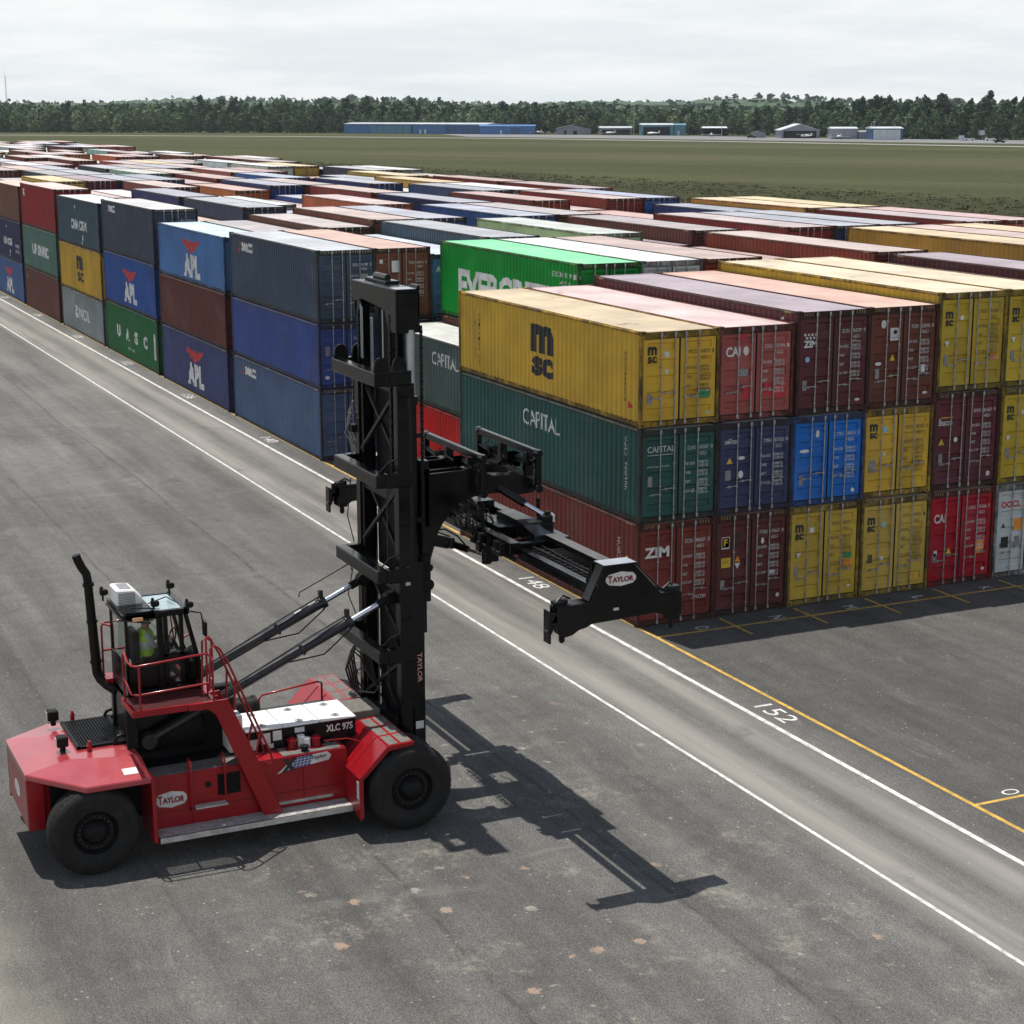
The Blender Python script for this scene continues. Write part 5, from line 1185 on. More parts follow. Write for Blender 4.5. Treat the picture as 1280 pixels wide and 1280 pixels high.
# inside the cab
g = bxs((7.78,8.32,-15.60,-15.10,3.32,3.46),(7.80,8.30,-15.66,-15.52,3.46,4.12),(7.66,7.76,-15.5,-15.05,3.5,3.6),(8.36,8.46,-15.5,-15.05,3.5,3.6),(7.9,8.2,-15.5,-15.2,3.06,3.32)); part('driver_seat', g, BKM, bevel=.04)
g = MB(); g.tube([(8.05+.20*math.cos(R(a)), -14.83+.06*math.sin(R(a)), 3.83+.20*math.sin(R(a))) for a in range(0,361,20)], .016, 8); g.tube([(8.05,-14.83,3.83),(8.05,-14.62,3.4)], .035, 8); g.tube([(7.86,-14.83,3.83),(8.24,-14.83,3.83)], .014, 6); part('steering_wheel', g, BKM, smooth=50)
g = bxs((8.28,8.5,-14.95,-14.60,3.42,3.66),(7.5,7.62,-15.2,-14.7,3.2,3.62),(7.6,8.5,-14.62,-14.50,3.1,3.45)); part('console', g, BKM, bevel=.02)
# exhaust stack
g = MB(); P0 = [(7.08,-16.40,5.44),(7.08,-16.37,5.34),(7.08,-16.30,5.18),(7.08,-16.22,5.05),(7.08,-16.20,4.9),(7.08,-16.12,3.15),(7.08,-16.11,3.02),(7.1,-16.05,2.90),(7.2,-15.96,2.80),(7.4,-15.80,2.70)]
g.tube(P0, [.085]*5+[.10]*2+[.11]*3, 18); g.cyl((7.08,-16.195,4.86),(7.08,-16.19,4.80),.115,n=18); g.cyl((7.08,-16.128,3.28),(7.08,-16.125,3.24),.12,n=18); g.cyl((7.08,-16.16,4.1),(7.08,-16.158,4.06),.112,n=18)
part('exhaust_stack', g, BKM, smooth=45)
# platform, railings, stair
PZ = 2.96
g = MB(); g.box(8.70,9.65,-16.02,-15.97,PZ-.10,PZ+.02); g.box(8.70,9.65,-14.48,-14.43,PZ-.10,PZ+.02); g.box(9.60,9.65,-15.97,-14.48,PZ-.10,PZ+.02); g.box(8.70,9.60,-15.2,-15.15,PZ-.08,PZ-.01)
PL = part('platform', g, RED)
g = MB()
for i in range(25): x = 8.72+i*.0365; g.box(x-.006,x+.006,-15.97,-14.48,PZ-.025,PZ)
for i in range(38): y = -15.95+i*.0393; g.box(8.70,9.60,y-.005,y+.005,PZ-.02,PZ+.004)
part('grating', g, M['red_grate'] if 'red_grate' in M else RED, PL)
g = MB(); g.box(7.0,7.4,-16.0,-14.5,PZ-.08,PZ); g.box(7.0,9.3,-14.43,-14.30,PZ-.08,PZ-.01); part('walkway', g, RED)
rl = .022
g = MB()
g.tube([(8.95,-16.0,PZ),(8.95,-16.0,3.86),(9.05,-16.0,3.98),(9.3,-16.0,3.86),(9.55,-15.98,3.84),(9.62,-15.90,3.84),(9.62,-14.62,3.92),(9.62,-14.52,3.88),(9.62,-14.48,3.7),(9.62,-14.47,PZ)], rl, 8)
g.tube([(8.95,-16.0,3.46),(9.5,-15.99,3.28),(9.62,-15.9,3.28),(9.62,-14.5,3.34)], rl, 8)
for y in (-15.86,): g.tube([(9.62,y,PZ-.05),(9.62,y,3.84)], rl, 8)
g.tube([(9.2,-14.47,PZ),(9.2,-14.47,4.05),(9.2,-14.42,4.12),(9.2,-14.36,4.05),(9.2,-14.36,PZ)], rl, 8)
g.tube([(9.2,-14.45,3.5),(9.62,-14.47,3.3)], rl, 8); g.tube([(9.2,-14.45,3.8),(9.5,-14.47,3.8),(9.62,-14.47,3.75)], rl, 8)
RA = part('railing', g, RED, smooth=50)
g = MB(); g.tube([(7.05,-15.98,PZ),(7.05,-15.98,3.95),(7.05,-15.9,4.02),(7.05,-14.6,4.02),(7.05,-14.5,PZ)], rl, 8); g.tube([(7.05,-15.98,3.45),(7.05,-14.55,3.45)], rl, 8); g.tube([(7.05,-15.96,4.0),(7.4,-15.85,4.02)], rl, 8); part('railing', g, RED, smooth=50)
# stair: outer and inner cheek, treads, hand rails
ck = [(-14.97,2.98),(-14.22,3.0),(-13.20,.54),(-13.58,.54),(-14.46,2.72),(-14.60,2.84),(-14.97,2.86)]
g = MB(); g.prism(ck, 'x', 9.655, 9.70); ST = part('stair', g, RED, bevel=.008)
g = MB(); g.prism([(-14.5,2.98),(-14.22,3.0),(-13.20,.54),(-13.48,.54)], 'x', 9.10, 9.14); part('stair_cheek', g, RED, ST)
for i in range(8):
    q = (i+.6)/8.4; y = -14.22+1.02*q; z = 3.0-2.46*q
    g = MB(); g.box(9.14,9.655,y-.20,y+.02,z-.03,z-.012); g.box(9.14,9.655,y+.0,y+.02,z-.05,z-.012)
    for k in range(7): g.box(9.17+k*.07,9.20+k*.07,y-.19,y+.015,z-.012,z-.002)
    part('tread', g, M['red_grate'] if 'red_grate' in M else RED, ST)
for x in (9.68, 9.12):
    g = MB(); g.tube([(x,-14.56,3.2 if x > 9.5 else PZ),(x,-14.52,4.02),(x,-14.44,4.08),(x,-14.34,4.0),(x,-14.2,3.74),(x,-13.42,1.80),(x,-13.38,1.62),(x,-13.44,1.56),(x,-13.52,1.62)], rl, 8)
    g.tube([(x,-14.06,3.38),(x,-14.10,2.75)], rl, 8); g.tube([(x,-13.6,2.25),(x,-13.72,1.75)], rl, 8); part('hand_rail', g, RED, ST, smooth=50)
# tilt cylinders
for x, dy in ((8.62, 0), (7.02, .05)):
    b = Vector((x,-15.52,2.02)); t = Vector((x,-10.50,4.28)); d = (t-b).normalized()
    Lt = (t-b).length; c1 = b+d*(Lt*.835)
    g = MB(); g.cyl(b, c1, .102, n=20); g.cyl(c1-d*.12, c1, .138, n=20); g.cyl(b+d*(Lt*.62), b+d*(Lt*.62)+d*.05, .135, n=20); g.cyl(b-Vector((.12,0,0)), b+Vector((.12,0,0)), .15, n=20); g.box(x-.05,x+.05,c1.y-.14,c1.y-.06,c1.z+.08,c1.z+.24)
    C_ = part('tilt_cylinder', g, M['cylgrey'], smooth=35)
    g = MB(); g.cyl(c1, t-d*.22, .058, n=16); part('piston_rod', g, M['chrome'], C_, smooth=35)
    g = MB(); g.cyl(t-d*.30, t-d*.10, .085, n=14); g.cyl(t-Vector((.10,0,0)), t+Vector((.10,0,0)), .13, n=18); part('rod_eye', g, BKM, C_, smooth=35)
    g = MB(); g.tube([c1-d*.1+Vector((0,0,.16)), c1-d*1.0+Vector((.05,0,.18)), b+d*2.2+Vector((.10,0,.15)), b+d*1.0+Vector((.1,0,.13))], .018, 7); g.tube([c1-d*.05+Vector((.1,0,-.12)), c1-d*.7+Vector((.14,0,-.30)), c1-d*1.5+Vector((.12,0,-.05))], .016, 7); part('cylinder_hose', g, M['hose'], C_, smooth=50)
    for f in (.70, .76):
        p = b+d*(Lt*f); g = MB(); g.beam(p+Vector((.02,0,.112)), p+d*.16+Vector((.02,0,.112)), .06, .012); 
        if x < 8: part('data_label', g, M['white_ink'], C_)
g = MB(); p = Vector((7.02,-11.3,4.35)); g.tube([(7.02,-11.9,4.05),(7.02,-11.88,4.15),(7.02,-10.75,4.66),(7.02,-10.74,4.5)], .014, 6); part('cylinder_guard', g, BKM)
# ---------------- mast
MX0, MX1 = 6.72, 9.14; MYB, MYF = -10.48, -9.98
g = MB()
for s, x in ((1, MX1), (-1, MX0)):   # outer uprights: channels
    g.box(x-s*.03, x, MYB, MYB+.25, .55, 8.75); g.box(x-s*.22, x-s*.03, MYB, MYB+.05, .55, 8.75); g.box(x-s*.22, x-s*.03, MYB+.20, MYB+.25, .55, 8.75); g.box(x-s*.20, x+s*.002, MYB+.25, MYF, .55, 1.3)
OM = part('outer_mast', g, BLK, bevel=.008)
g = MB()
for s, x in ((1, MX1-.06), (-1, MX0+.06)):
    g.box(x-s*.30, x-s*.24, MYB+.04, MYB+.24, .7, 10.12); g.box(x-s*.24, x-s*.06, MYB+.05, MYB+.09, .7, 10.12); g.box(x-s*.24, x-s*.06, MYB+.19, MYB+.23, .7, 10.12)
IM = part('inner_mast', g, BLK, bevel=.008)
# crosshead
g = MB(); g.prism([(MX0-.05,10.50),(MX1,10.50),(MX1,9.66),(MX1-.42,9.66),(MX1-.62,10.06),(MX0+.5,10.16),(MX0+.25,10.10),(MX0-.0,10.12)], 'y', MYB, MYB+.05)
g.box(MX0-.05,MX1,MYB+.05,MYF,10.44,10.50); g.box(MX1-.05,MX1,MYB+.05,MYF,9.66,10.44); g.box(MX0-.05,MX0,MYB+.05,MYF,9.8,10.44); g.box(MX0-.05,MX1,MYF-.05,MYF,9.95,10.44)
g.box(MX0+.05,MX0+1.25,MYF-.25,MYF+.05,10.50,10.56); g.box(MX1-.35,MX1+.02,MYF-.06,MYF+.0,10.50,10.58); g.cyl((MX0+.3,MYF-.1,10.6),(MX0+1.0,MYF-.1,10.6),.07,n=12)
part('mast_crosshead', g, BLK, bevel=.012)
g = MB(); g.box(MX1-.38,MX1-.02,MYB+.02,MYF-.07,10.503,10.512); part('crosshead_plate', g, M['silver'])
# rear cross members standing off behind the mast
for k, z in enumerate((8.79, 6.78, 4.85, 3.19)):
    g = MB(); yb = -10.95; h = .27
    g.box(MX0-.04, MX1+.02, yb, yb+.22, z-h/2, z+h/2)
    for s, x in ((1, MX1), (-1, MX0)): g.box(x-s*.16, x+s*.03, yb+.22, MYB+.30, z-h*.55, z+h*.55)
    if k == 0:
        for s, x in ((1, MX1), (-1, MX0)):
            for q in (.0, .38): g.prism([(yb+.0+q,z+.10),(yb+.34+q,z+.10),(yb+.30+q,z+.34),(yb+.22+q,z+.42),(yb+.12+q,z+.42),(yb+.04+q,z+.34)] , 'x', x-s*.10, x-s*.05)
        g.prism([(MYB-.02,z-.1),(MYB+.35,z-.1),(MYB+.35,z-.45),(MYB-.02,z-.3)], 'x', MX1, MX1+.03)
    part('mast_cross_member', g, BLK, bevel=.02)
# lattice
g = MB(); yl = MYB+.06; xl, xr = MX0+.24, MX1-.26
for z0, z1 in ((7.05,8.45),(5.15,6.50),(3.45,4.55)):
    g.beam((xl,yl,z0),(xr,yl,z1),.07,.07); g.beam((xl,yl+.075,z1),(xr,yl+.075,z0),.07,.07); g.box(xl-.05,xr+.05,yl,yl+.05,(z0+z1)/2+.42,(z0+z1)/2+.72) if z0 < 7 else None
g.box(xl-.1,xr+.1,yl,yl+.06,8.45,8.62); g.box(xl-.1,xr+.1,yl,yl+.06,1.2,1.7); g.beam((xl,yl,1.8),(xr,yl,2.95),.07,.07); g.beam((xl,yl+.075,2.95),(xr,yl+.075,1.8),.07,.07)
part('mast_lattice', g, M['blk_lit'] if 'blk_lit' in M else BKM)
g = bxs((xl+.15,xr-.55,MYF-.10,MYF-.06,8.7,10.1),(xl,xr,MYF-.12,MYF-.06,4.6,8.5),(xl,xr,MYF-.12,MYF-.06,.8,4.4)); part('carriage_back_plate', g, M['hole'])
for x in (MX0+.07, MX1-.07):   # lift cylinders with silver rods
    g = MB(); g.cyl((x,MYF-.185,.7),(x,MYF-.185,8.35),.105,n=20); g.cyl((x,MYF-.185,8.25),(x,MYF-.185,8.42),.125,n=20); LC = part('lift_cylinder', g, BLK, smooth=35)
    g = MB(); g.cyl((x,MYF-.185,8.42),(x,MYF-.185,9.72),.088,n=18); part('piston_rod', g, M['silver'], LC, smooth=35)
def chain(mb, a, b, w=.075, step=.075):
    a = Vector(a); b = Vector(b); d = b-a; n = int(d.length/step); d.normalize()
    for i in range(n):
        p = a+d*(i*step); ww = w if i % 2 else w*.62
        mb.box(p.x-ww/2, p.x+ww/2, p.y-.02, p.y+.02, p.z-step*.46, p.z+step*.46)
for x in (MX0+.30, MX1-.36):
    for y in (MYB+.01,):
        g = MB(); chain(g, (x,y,6.9 if x > 8 else 8.9), (x,y,10.05), .12, .09); part('lift_chain', g, M['wornchain'] if 'wornchain' in M else BKM)
g = MB(); chain(g, (MX1-.02,MYF+.02,5.6), (MX1-.02,MYF+.02,9.9), .10, .08); part('lift_chain', g, BKM)
g = MB(); chain(g, (MX0+.3,MYF+.06,6.35), (MX0+.3,MYF+.06,9.9), .10, .08); part('lift_chain', g, BKM)
for x, z0, z1 in ((7.12,8.95,10.05),(7.20,8.95,10.0),(8.34,8.95,10.05),(8.42,4.9,6.6),(7.05,5.0,6.6),(7.0,3.3,4.7),(7.12,7.0,8.5)):
    g = MB(); g.tube([(x,MYB+.03,z0),(x,MYB+.03,z1)], .014, 7); part('hydraulic_pipe', g, M['castiron'] if z1 < 9 else M['silver'])
for z in (1.0, 2.2, 3.9, 5.9, 7.6):
    for s, x in ((1, MX1), (-1, MX0)):
        g = MB(); g.box(x-s*.02, x+s*.012, MYB+.02, MYF-.02, z, z+.09)
        for q in (MYB+.07, MYF-.08): g.cyl((x,q,z+.045),(x+s*.03,q,z+.045),.022,n=6)
        part('mast_clamp', g, BKM)
# mast foot, hoses
g = bxs((MX0,MX1,MYB+.02,MYF+.05,.35,.75),(MX0+.2,MX1-.2,MYB-.2,MYB+.05,.5,1.2)); part('mast_foot', g, BLK, bevel=.02)
rh = random.Random(3)
g = MB()
for i in range(5):
    x0 = 6.9+.12*i; g.tube([(x0,-10.75,1.9),(x0-.05,-10.85,2.3+.12*i),(x0+.05,-10.75,2.75+.1*i),(x0+.25,-10.6,2.6+.08*i),(x0+.35,-10.5,2.2)], .022, 7)
g.tube([(7.1,-10.6,1.95),(7.0,-10.75,2.25),(7.6,-10.72,2.55),(8.4,-10.72,2.35),(8.7,-10.65,2.0),(8.2,-10.7,1.8)], .016, 7); g.tube([(7.0,-10.68,2.0),(7.5,-10.8,2.0),(8.3,-10.75,2.2),(8.6,-10.7,2.5)], .016, 7)
g.tube([(8.65,-10.55,4.1),(8.7,-10.6,3.4),(8.6,-10.55,2.6),(8.65,-10.5,2.0)], .014, 6); g.tube([(6.78,-10.62,6.4),(6.75,-10.7,5.6),(6.85,-10.6,5.05)], .012, 6); g.tube([(6.80,-10.62,4.5),(6.74,-10.72,3.9),(6.86,-10.6,3.5)], .012, 6); g.tube([(6.9,-10.62,3.0),(6.82,-10.7,2.5),(7.0,-10.62,2.2)], .012, 6)
part('mast_hose', g, M['hose'], smooth=50)
for z in (6.95,5.02,3.38):
    g = MB(); g.tube([(8.5,-10.72,z-.12),(8.75,-10.7,z-.05),(8.92,-10.6,z+.15),(9.1,-10.5,z+.25)], .016, 7); part('mast_hose', g, M['hose'], smooth=50)
g = MB()
for i in range(4): g.tube([(6.66,-10.5-.02*i,8.0-.12*i),(6.45,-10.52-.03*i,7.75-.15*i),(6.42,-10.5,7.45-.1*i),(6.62,-10.45,7.2-.2*i),(6.68,-10.4,6.9-.25*i)], .014, 6)
part('hose_bundle', g, M['galv'], smooth=50)
g = bxs((6.50,6.72,-10.55,-10.3,7.35,7.50),(6.55,6.72,-10.5,-10.3,6.7,6.8)); part('hose_bracket', g, BKM)
g = MB(); g.box(MX1+.003,MX1+.007,-10.36,-10.26,4.63,5.0); part('data_label', g, M['white_ink'])
g = MB(); g.box(MX1-.01,MX1+.045,-10.225,-9.985,.6,5.1); part('mast_cover', g, BLK, bevel=.01)
g = MB(); g.box(MX1+.046,MX1+.05,-10.20,-10.03,1.62,1.78); part('data_label', g, M['white_ink'])
a = MB(); put_text(a, 'TAYLOR', (MX1+.05,-10.15,3.22), (0,0,-1), (0,1,0), w=.62, h=.10, bold=.03); part('mast_lettering', a, M['pink_ink'] if 'pink_ink' in M else M['white_ink'])
g = bxs((MX1-.25,MX1+.01,MYF+.0,MYF+.16,4.25,5.2),(MX1-.3,MX1-.02,MYF,MYF+.08,3.6,4.25)); g.cyl((MX1+.0,MYF+.10,4.6),(MX1+.05,MYF+.10,4.6),.12,n=14); g.cyl((MX1+.0,MYF+.12,4.95),(MX1+.05,MYF+.12,4.95),.08,n=14); part('carriage_roller', g, BKM, bevel=.01)
# ---------------- carriage arms and spreader
g = MB(); g.box(MX0+.1,MX1-.1,MYF+.02,MYF+.22,5.75,6.95); g.box(MX0+.1,MX0+.35,MYF+.02,MYF+.2,4.8,7.1); g.box(MX1-.35,MX1-.1,MYF+.02,MYF+.2,4.8,7.1); part('carriage', g, BLK, bevel=.015)
def arm(x):
    g = MB(); w = .17
    prof = [(-9.78,6.76),(-8.85,6.78),(-8.55,6.72),(-8.30,6.60),(-7.62,6.56),(-7.36,6.46),(-7.28,6.30),(-7.34,6.18),(-7.70,6.16),(-8.10,6.24),(-8.55,6.24),(-8.95,6.14),(-9.25,5.92),(-9.48,5.55),(-9.62,5.1),(-9.70,4.85),(-9.78,4.85)]
    for s in (-1, 1): g.prism(prof, 'x', x+s*w-.025, x+s*w+.025)
    g.beam((x,-8.52,6.71),(x,-8.28,6.60),.32,.03); g.beam((x,-8.28,6.595),(x,-7.62,6.555),.32,.03); g.box(x-.145,x+.145,-9.78,-9.7,4.9,6.74); g.beam((x,-9.60,6.2),(x,-8.4,6.22),.29,.03)
    g.box(x-.145,x+.145,-8.86,-8.62,6.72,6.79); g.cyl((x-.24,-7.44,6.32),(x+.24,-7.44,6.32),.08,n=16); g.cyl((x-.22,-8.42,6.42),(x+.22,-8.42,6.42),.07,n=12); g.box(x-.08,x+.08,-8.70,-8.54,6.74,7.0); g.box(x-.08,x+.08,-7.46,-7.30,6.5,7.0)
    part('carriage_arm', g, BLK, bevel=.008)
arm(8.55); arm(7.28)
SX0, SX1, SYC = 1.70, 13.72, -8.0
# levelling frames: bar on two hangers each
for y, z in ((-8.62, 7.04), (-7.38, 7.04)):
    g = MB(); g.beam((5.98,y,z),(9.08,y,z),.11,.14); FR = part('levelling_beam', g, BLK, bevel=.015)
    for x in (6.05, 9.02):
        zb = 5.30
        g = MB(); g.box(x-.055,x+.055,y-.055,y+.055,6.28,z+.08); g.cyl((x-.09,y,z+.01),(x+.09,y,z+.01),.075,n=14); g.cyl((x-.09,y,6.32),(x+.09,y,6.32),.085,n=14); part('hanger', g, BLK, FR, bevel=.01)
        g = MB(); chain(g, (x,y,zb), (x,y,6.28), .13, .11); g.box(x-.13,x+.13,y-.11,y+.11,zb-.16,zb+.06); part('hanger_chain', g, BKM, FR)
    g = MB()
    for i in range(4): g.tube([(6.2+.1*i,y+.02,6.5),(6.6+.2*i,y+.10,6.75-.07*i),(7.1+.2*i,y+.05,6.55),(7.6+.2*i,y-.05,6.66-.05*i)], .016, 6)
    g.tube([(8.0,y,6.6),(8.4,y+.1,6.95),(8.8,y,6.7)], .014, 6); g.box(6.3,6.5,y-.08,y+.1,6.50,6.68); g.box(7.75,8.0,y-.1,y+.08,6.72,6.88); g.cyl((8.0,y,6.82),(8.9,y,6.86),.05,n=10); g.cyl((6.15,y,6.75),(7.4,y-.04,6.62),.05,n=10); g.cyl((6.9,y-.12,6.78),(6.9,y+.12,6.78),.07,n=12)
    for i in range(14):
        q = rh.uniform(6.1,8.8); g.tube([(q,y+rh.uniform(-.1,.1),6.62),(q+rh.uniform(-.15,.15),y+rh.uniform(-.2,.2),6.86),(q+rh.uniform(.1,.4),y+rh.uniform(-.1,.1),6.70)], .013, 6); g.box(q,q+.07,y-.06,y+.06,6.6,6.7); part('valve_and_hoses', g, M['hose'], FR)
# damping cylinder
g = MB(); a0 = Vector((8.70,-8.15,6.36)); a1 = Vector((9.42,-7.46,5.86)); d = (a1-a0).normalized(); g.cyl(a0, a0+d*.68, .085, n=16); LV = part('levelling_cylinder', g, BLK, smooth=35)
g = MB(); g.cyl(a0+d*.68, a1, .045, n=12); part('piston_rod', g, M['chrome'], LV, smooth=35)
# centre frame
g = MB(); g.box(5.25,10.45,-8.68,-8.44,5.36,5.60); g.box(5.25,10.45,-7.60,-7.36,5.30,5.62); g.box(5.5,6.6,-8.45,-7.60,5.34,5.40); g.box(7.5,8.6,-8.45,-7.60,5.34,5.40); g.box(9.4,10.2,-8.45,-7.60,5.34,5.40)
for x in (5.3, 6.6, 7.9, 9.2, 10.3): g.box(x-.08,x+.08,-8.5,-7.5,5.38,5.56)
g.prism([(8.35,5.45),(10.3,5.45),(10.2,5.64),(9.3,5.78),(8.35,5.78)], 'y', -8.02, -7.62); g.prism([(7.4,5.45),(5.5,5.45),(5.6,5.64),(6.4,5.78),(7.4,5.78)], 'y', -8.02, -7.62)
g.box(8.0,9.3,-8.40,-8.02,5.50,5.66)
SPR = part('spreader_frame', g, BLK, bevel=.015)
g = MB()
for i in range(26):
    x = rh.uniform(5.6, 8.6); y = rh.uniform(-8.75,-8.2); z = rh.uniform(5.6,5.95); g.tube([(x,y,z-.2),(x+rh.uniform(-.2,.2),y-.05,z+.15),(x+rh.uniform(.1,.5),y+rh.uniform(-.1,.1),z+rh.uniform(0,.25)),(x+rh.uniform(.3,.8),y,z-.15)], .016, 6)
for i in range(10):
    x = rh.uniform(8.6,10.4); g.box(x-.07,x+.07,-8.78,-8.6,5.30+rh.uniform(-.1,.15),5.55); g.cyl((x,-8.82,5.35),(x,-8.68,5.35),.05,n=8)
g.box(5.5,5.8,-8.85,-8.5,5.05,5.4); g.box(6.9,7.4,-8.8,-8.5,5.6,5.8); g.cyl((9.4,-8.7,5.30),(10.5,-8.6,5.30),.05,n=12)
for q in (.42,.5,.58): g.tube(arc((6.6+q*.4,-8.80+q*.1,5.42), q, 5, 175, 14, 'y'), .018, 7)
for q in range(12):
    x = 6.3+q*.19; g.tube([(x,-8.62,5.6),(x+.05,-8.85,5.78+.05*(q%3)),(x+.18,-8.85,5.98),(x+.32,-8.6,5.88),(x+.36,-8.4,5.66)], .015, 6)
g.box(8.95,9.12,-8.75,-8.5,5.15,5.4)
part('hydraulics', g, M['hose'], SPR)
g = bxs((9.32,9.62,-7.55,-7.25,5.76,5.86),(9.10,9.6,-7.85,-7.3,5.60,5.76),(5.3,5.6,-7.55,-7.25,5.6,5.76)); g.cyl((9.5,-7.4,5.7),(9.5,-7.4,5.95),.06,n=12); g.cyl((9.3,-7.42,5.6),(9.3,-7.42,5.9),.05,n=12); part('sheave_block', g, BKM, SPR, bevel=.015)
g = bxs((9.52,9.56,-7.34,-7.3,5.74,5.90),(9.60,9.64,-7.34,-7.3,5.74,5.88)); part('indicator', g, M['white_ink'], SPR)
# telescopic rails and end beams
for e0, e1 in ((10.3, 13.5), (5.4, 1.95)):
    g = MB(); lo, hi = min(e0,e1), max(e0,e1)
    g.box(lo,hi,-7.86,-7.60,5.60,5.67); g.box(lo,hi,-7.66,-7.62,5.22,5.60); g.box(lo,hi,-7.86,-7.60,5.16,5.22)
    RL = part('telescopic_rail', g, BLK, bevel=.008)
    g = MB(); g.box(lo,hi,-8.44,-8.26,5.40,5.45); g.box(lo,hi,-8.44,-8.40,5.28,5.40); g.box(lo,hi,-8.44,-8.26,5.24,5.28); part('telescopic_rail', g, BLK, bevel=.008)
    g = MB(); n = int((hi-lo)/.12)
    for i in range(n): x = lo+i*.12; g.box(x,x+.112,-8.19,-7.87,5.34,5.43 if i % 2 else 5.445)
    part('drag_chain', g, BKM, RL)
    g = MB(); g.box(lo,hi,-7.855,-7.605,5.671,5.676); part('rail_top', g, M['wornsteel'], RL)
    g = MB(); g.tube([(lo,-8.15,5.47),((lo+hi)/2,-8.10,5.46),(hi,-8.15,5.47)], .022, 8); g.tube([(lo,-7.95,5.47),((lo+hi)/2,-8.0,5.46),(hi,-7.95,5.47)], .018, 8); part('rail_hose', g, M['hose'], RL)
def end_beam(x, s):
    """s=+1: the end nearer the camera"""
    g = MB()
    g.prism([(-9.26,5.22),(-6.78,5.24),(-6.70,5.20),(-6.70,4.77),(-7.0,4.79),(-7.25,4.87),(-8.55,4.82),(-8.70,4.76),(-8.82,4.74),(-8.95,4.66),(-9.12,4.63),(-9.26,4.72)], 'x', x-.03, x+.03)
    g.box(x-s*.30,x-s*.03,-9.24,-6.72,5.16,5.225); g.box(x-s*.32,x-s*.27,-9.22,-6.74,4.82,5.16)
    EB = part('end_beam', g, BLK, bevel=.008)
    g = MB(); g.prism([(-8.60,5.20),(-7.12,5.22),(-7.70,5.84),(-8.30,5.84)], 'x', x-.02, x+.02); g.box(x-s*.40,x+s*.03,-8.34,-7.64,5.84,5.87)
    g.beam((x-s*.12,-8.62,5.24),(x-s*.12,-8.33,5.85),.26,.03); g.beam((x-s*.12,-7.10,5.26),(x-s*.12,-7.68,5.85),.26,.03)
    g.prism([(x-s*.40,5.86),(x-s*1.0,5.62),(x-s*.40,5.2)], 'y', -7.66, -7.62); g.prism([(x-s*.40,5.86),(x-s*.75,5.27),(x-s*.40,5.15)], 'y', -8.36, -8.32)
    GB = part('end_gusset', g, BLK, EB, bevel=.006)
    g = MB(); g.box(x-s*.38,x+s*.01,-8.32,-7.66,5.872,5.878); part('gusset_top_plate', g, M['silver'], EB)
    if s > 0:
        badge(x+.022, -7.98, 5.60, .62, .27, parent=EB)
        g = MB(); g.box(x+.031,x+.035,-8.13,-8.02,5.02,5.07); part('data_label', g, M['white_ink'], EB)
    g = MB(); g.box(x-s*.18,x+s*.06,-9.44,-9.40,4.56,5.16); g.beam((x-s*.06,-9.42,4.74),(x-s*.06,-9.25,5.05),.16,.10); g.box(x-s*.14,x+s*.02,-9.40,-9.24,4.92,5.12); g.cyl((x-s*.1,-9.3,5.12),(x-s*.1,-9.3,5.24),.05,n=10); part('guide_plate', g, BLK, EB, bevel=.006)
    for y in (-9.10, -6.84):
        g = MB(); g.cyl((x-s*.12,y,4.55),(x-s*.12,y,4.70),.055,n=12); g.cyl((x-s*.12,y,4.50),(x-s*.12,y,4.55),.035,.06,n=12); g.box(x-s*.24,x-s*.0,y-.10,y+.10,4.68,4.9); g.cyl((x-s*.14,y+.05,5.22),(x-s*.14,y+.05,5.30),.07,n=12); g.box(x-s*.26,x-s*.06,y-.16,y+.02,5.22,5.27); part('twist_lock', g, BKM, EB)
    g = MB(); g.tube([(x-s*.15,-9.2,5.26),(x-s*.2,-9.05,5.36),(x-s*.2,-8.9,5.28)], .022, 7); g.tube([(x-s*.15,-7.0,5.26),(x-s*.18,-6.85,5.36),(x-s*.18,-6.72,5.25)], .018, 7); g.box(x-s*.2,x-s*.05,-6.95,-6.70,5.225,5.31); part('lock_hose', g, M['hose'], EB)
end_beam(13.68, 1); end_beam(1.76, -1)
# side shift and slew cylinders under the carriage
g = MB(); g.beam((8.5,-9.78,5.42),(8.55,-9.2,5.26),.16,.22); g.cyl((8.55,-9.28,5.27),(8.58,-9.08,5.24),.11,n=14); g.cyl((8.42,-9.16,5.25),(8.72,-9.16,5.25),.09,n=12); g.cyl((8.56,-9.16,5.25),(8.98,-8.94,5.19),.072,n=14); g.tube([(8.55,-9.5,5.55),(8.65,-9.3,5.58),(8.85,-9.1,5.45),(8.97,-8.98,5.27)], .018, 7); g.tube([(8.5,-9.6,5.48),(8.58,-9.4,5.5),(8.7,-9.2,5.42)], .016, 7)
SS = part('side_shift_cylinder', g, BLK, smooth=35)
g = MB(); g.cyl((8.98,-8.94,5.19),(9.42,-8.70,5.12),.030,n=12); part('piston_rod', g, M['castiron'], SS, smooth=35)
g = MB(); g.cyl((9.42,-8.72,4.98),(9.42,-8.72,5.24),.10,n=14); g.box(9.32,9.52,-8.76,-8.50,5.02,5.40); part('rod_eye', g, BKM, SS)
g = MB(); g.cyl((6.7,-9.75,5.0),(6.3,-9.1,4.98),.07,n=12); g.cyl((5.9,-8.95,4.96),(6.3,-9.1,4.98),.04,n=10); g.box(5.75,6.0,-9.05,-8.75,4.84,5.06); part('side_shift_cylinder', g, BLK)

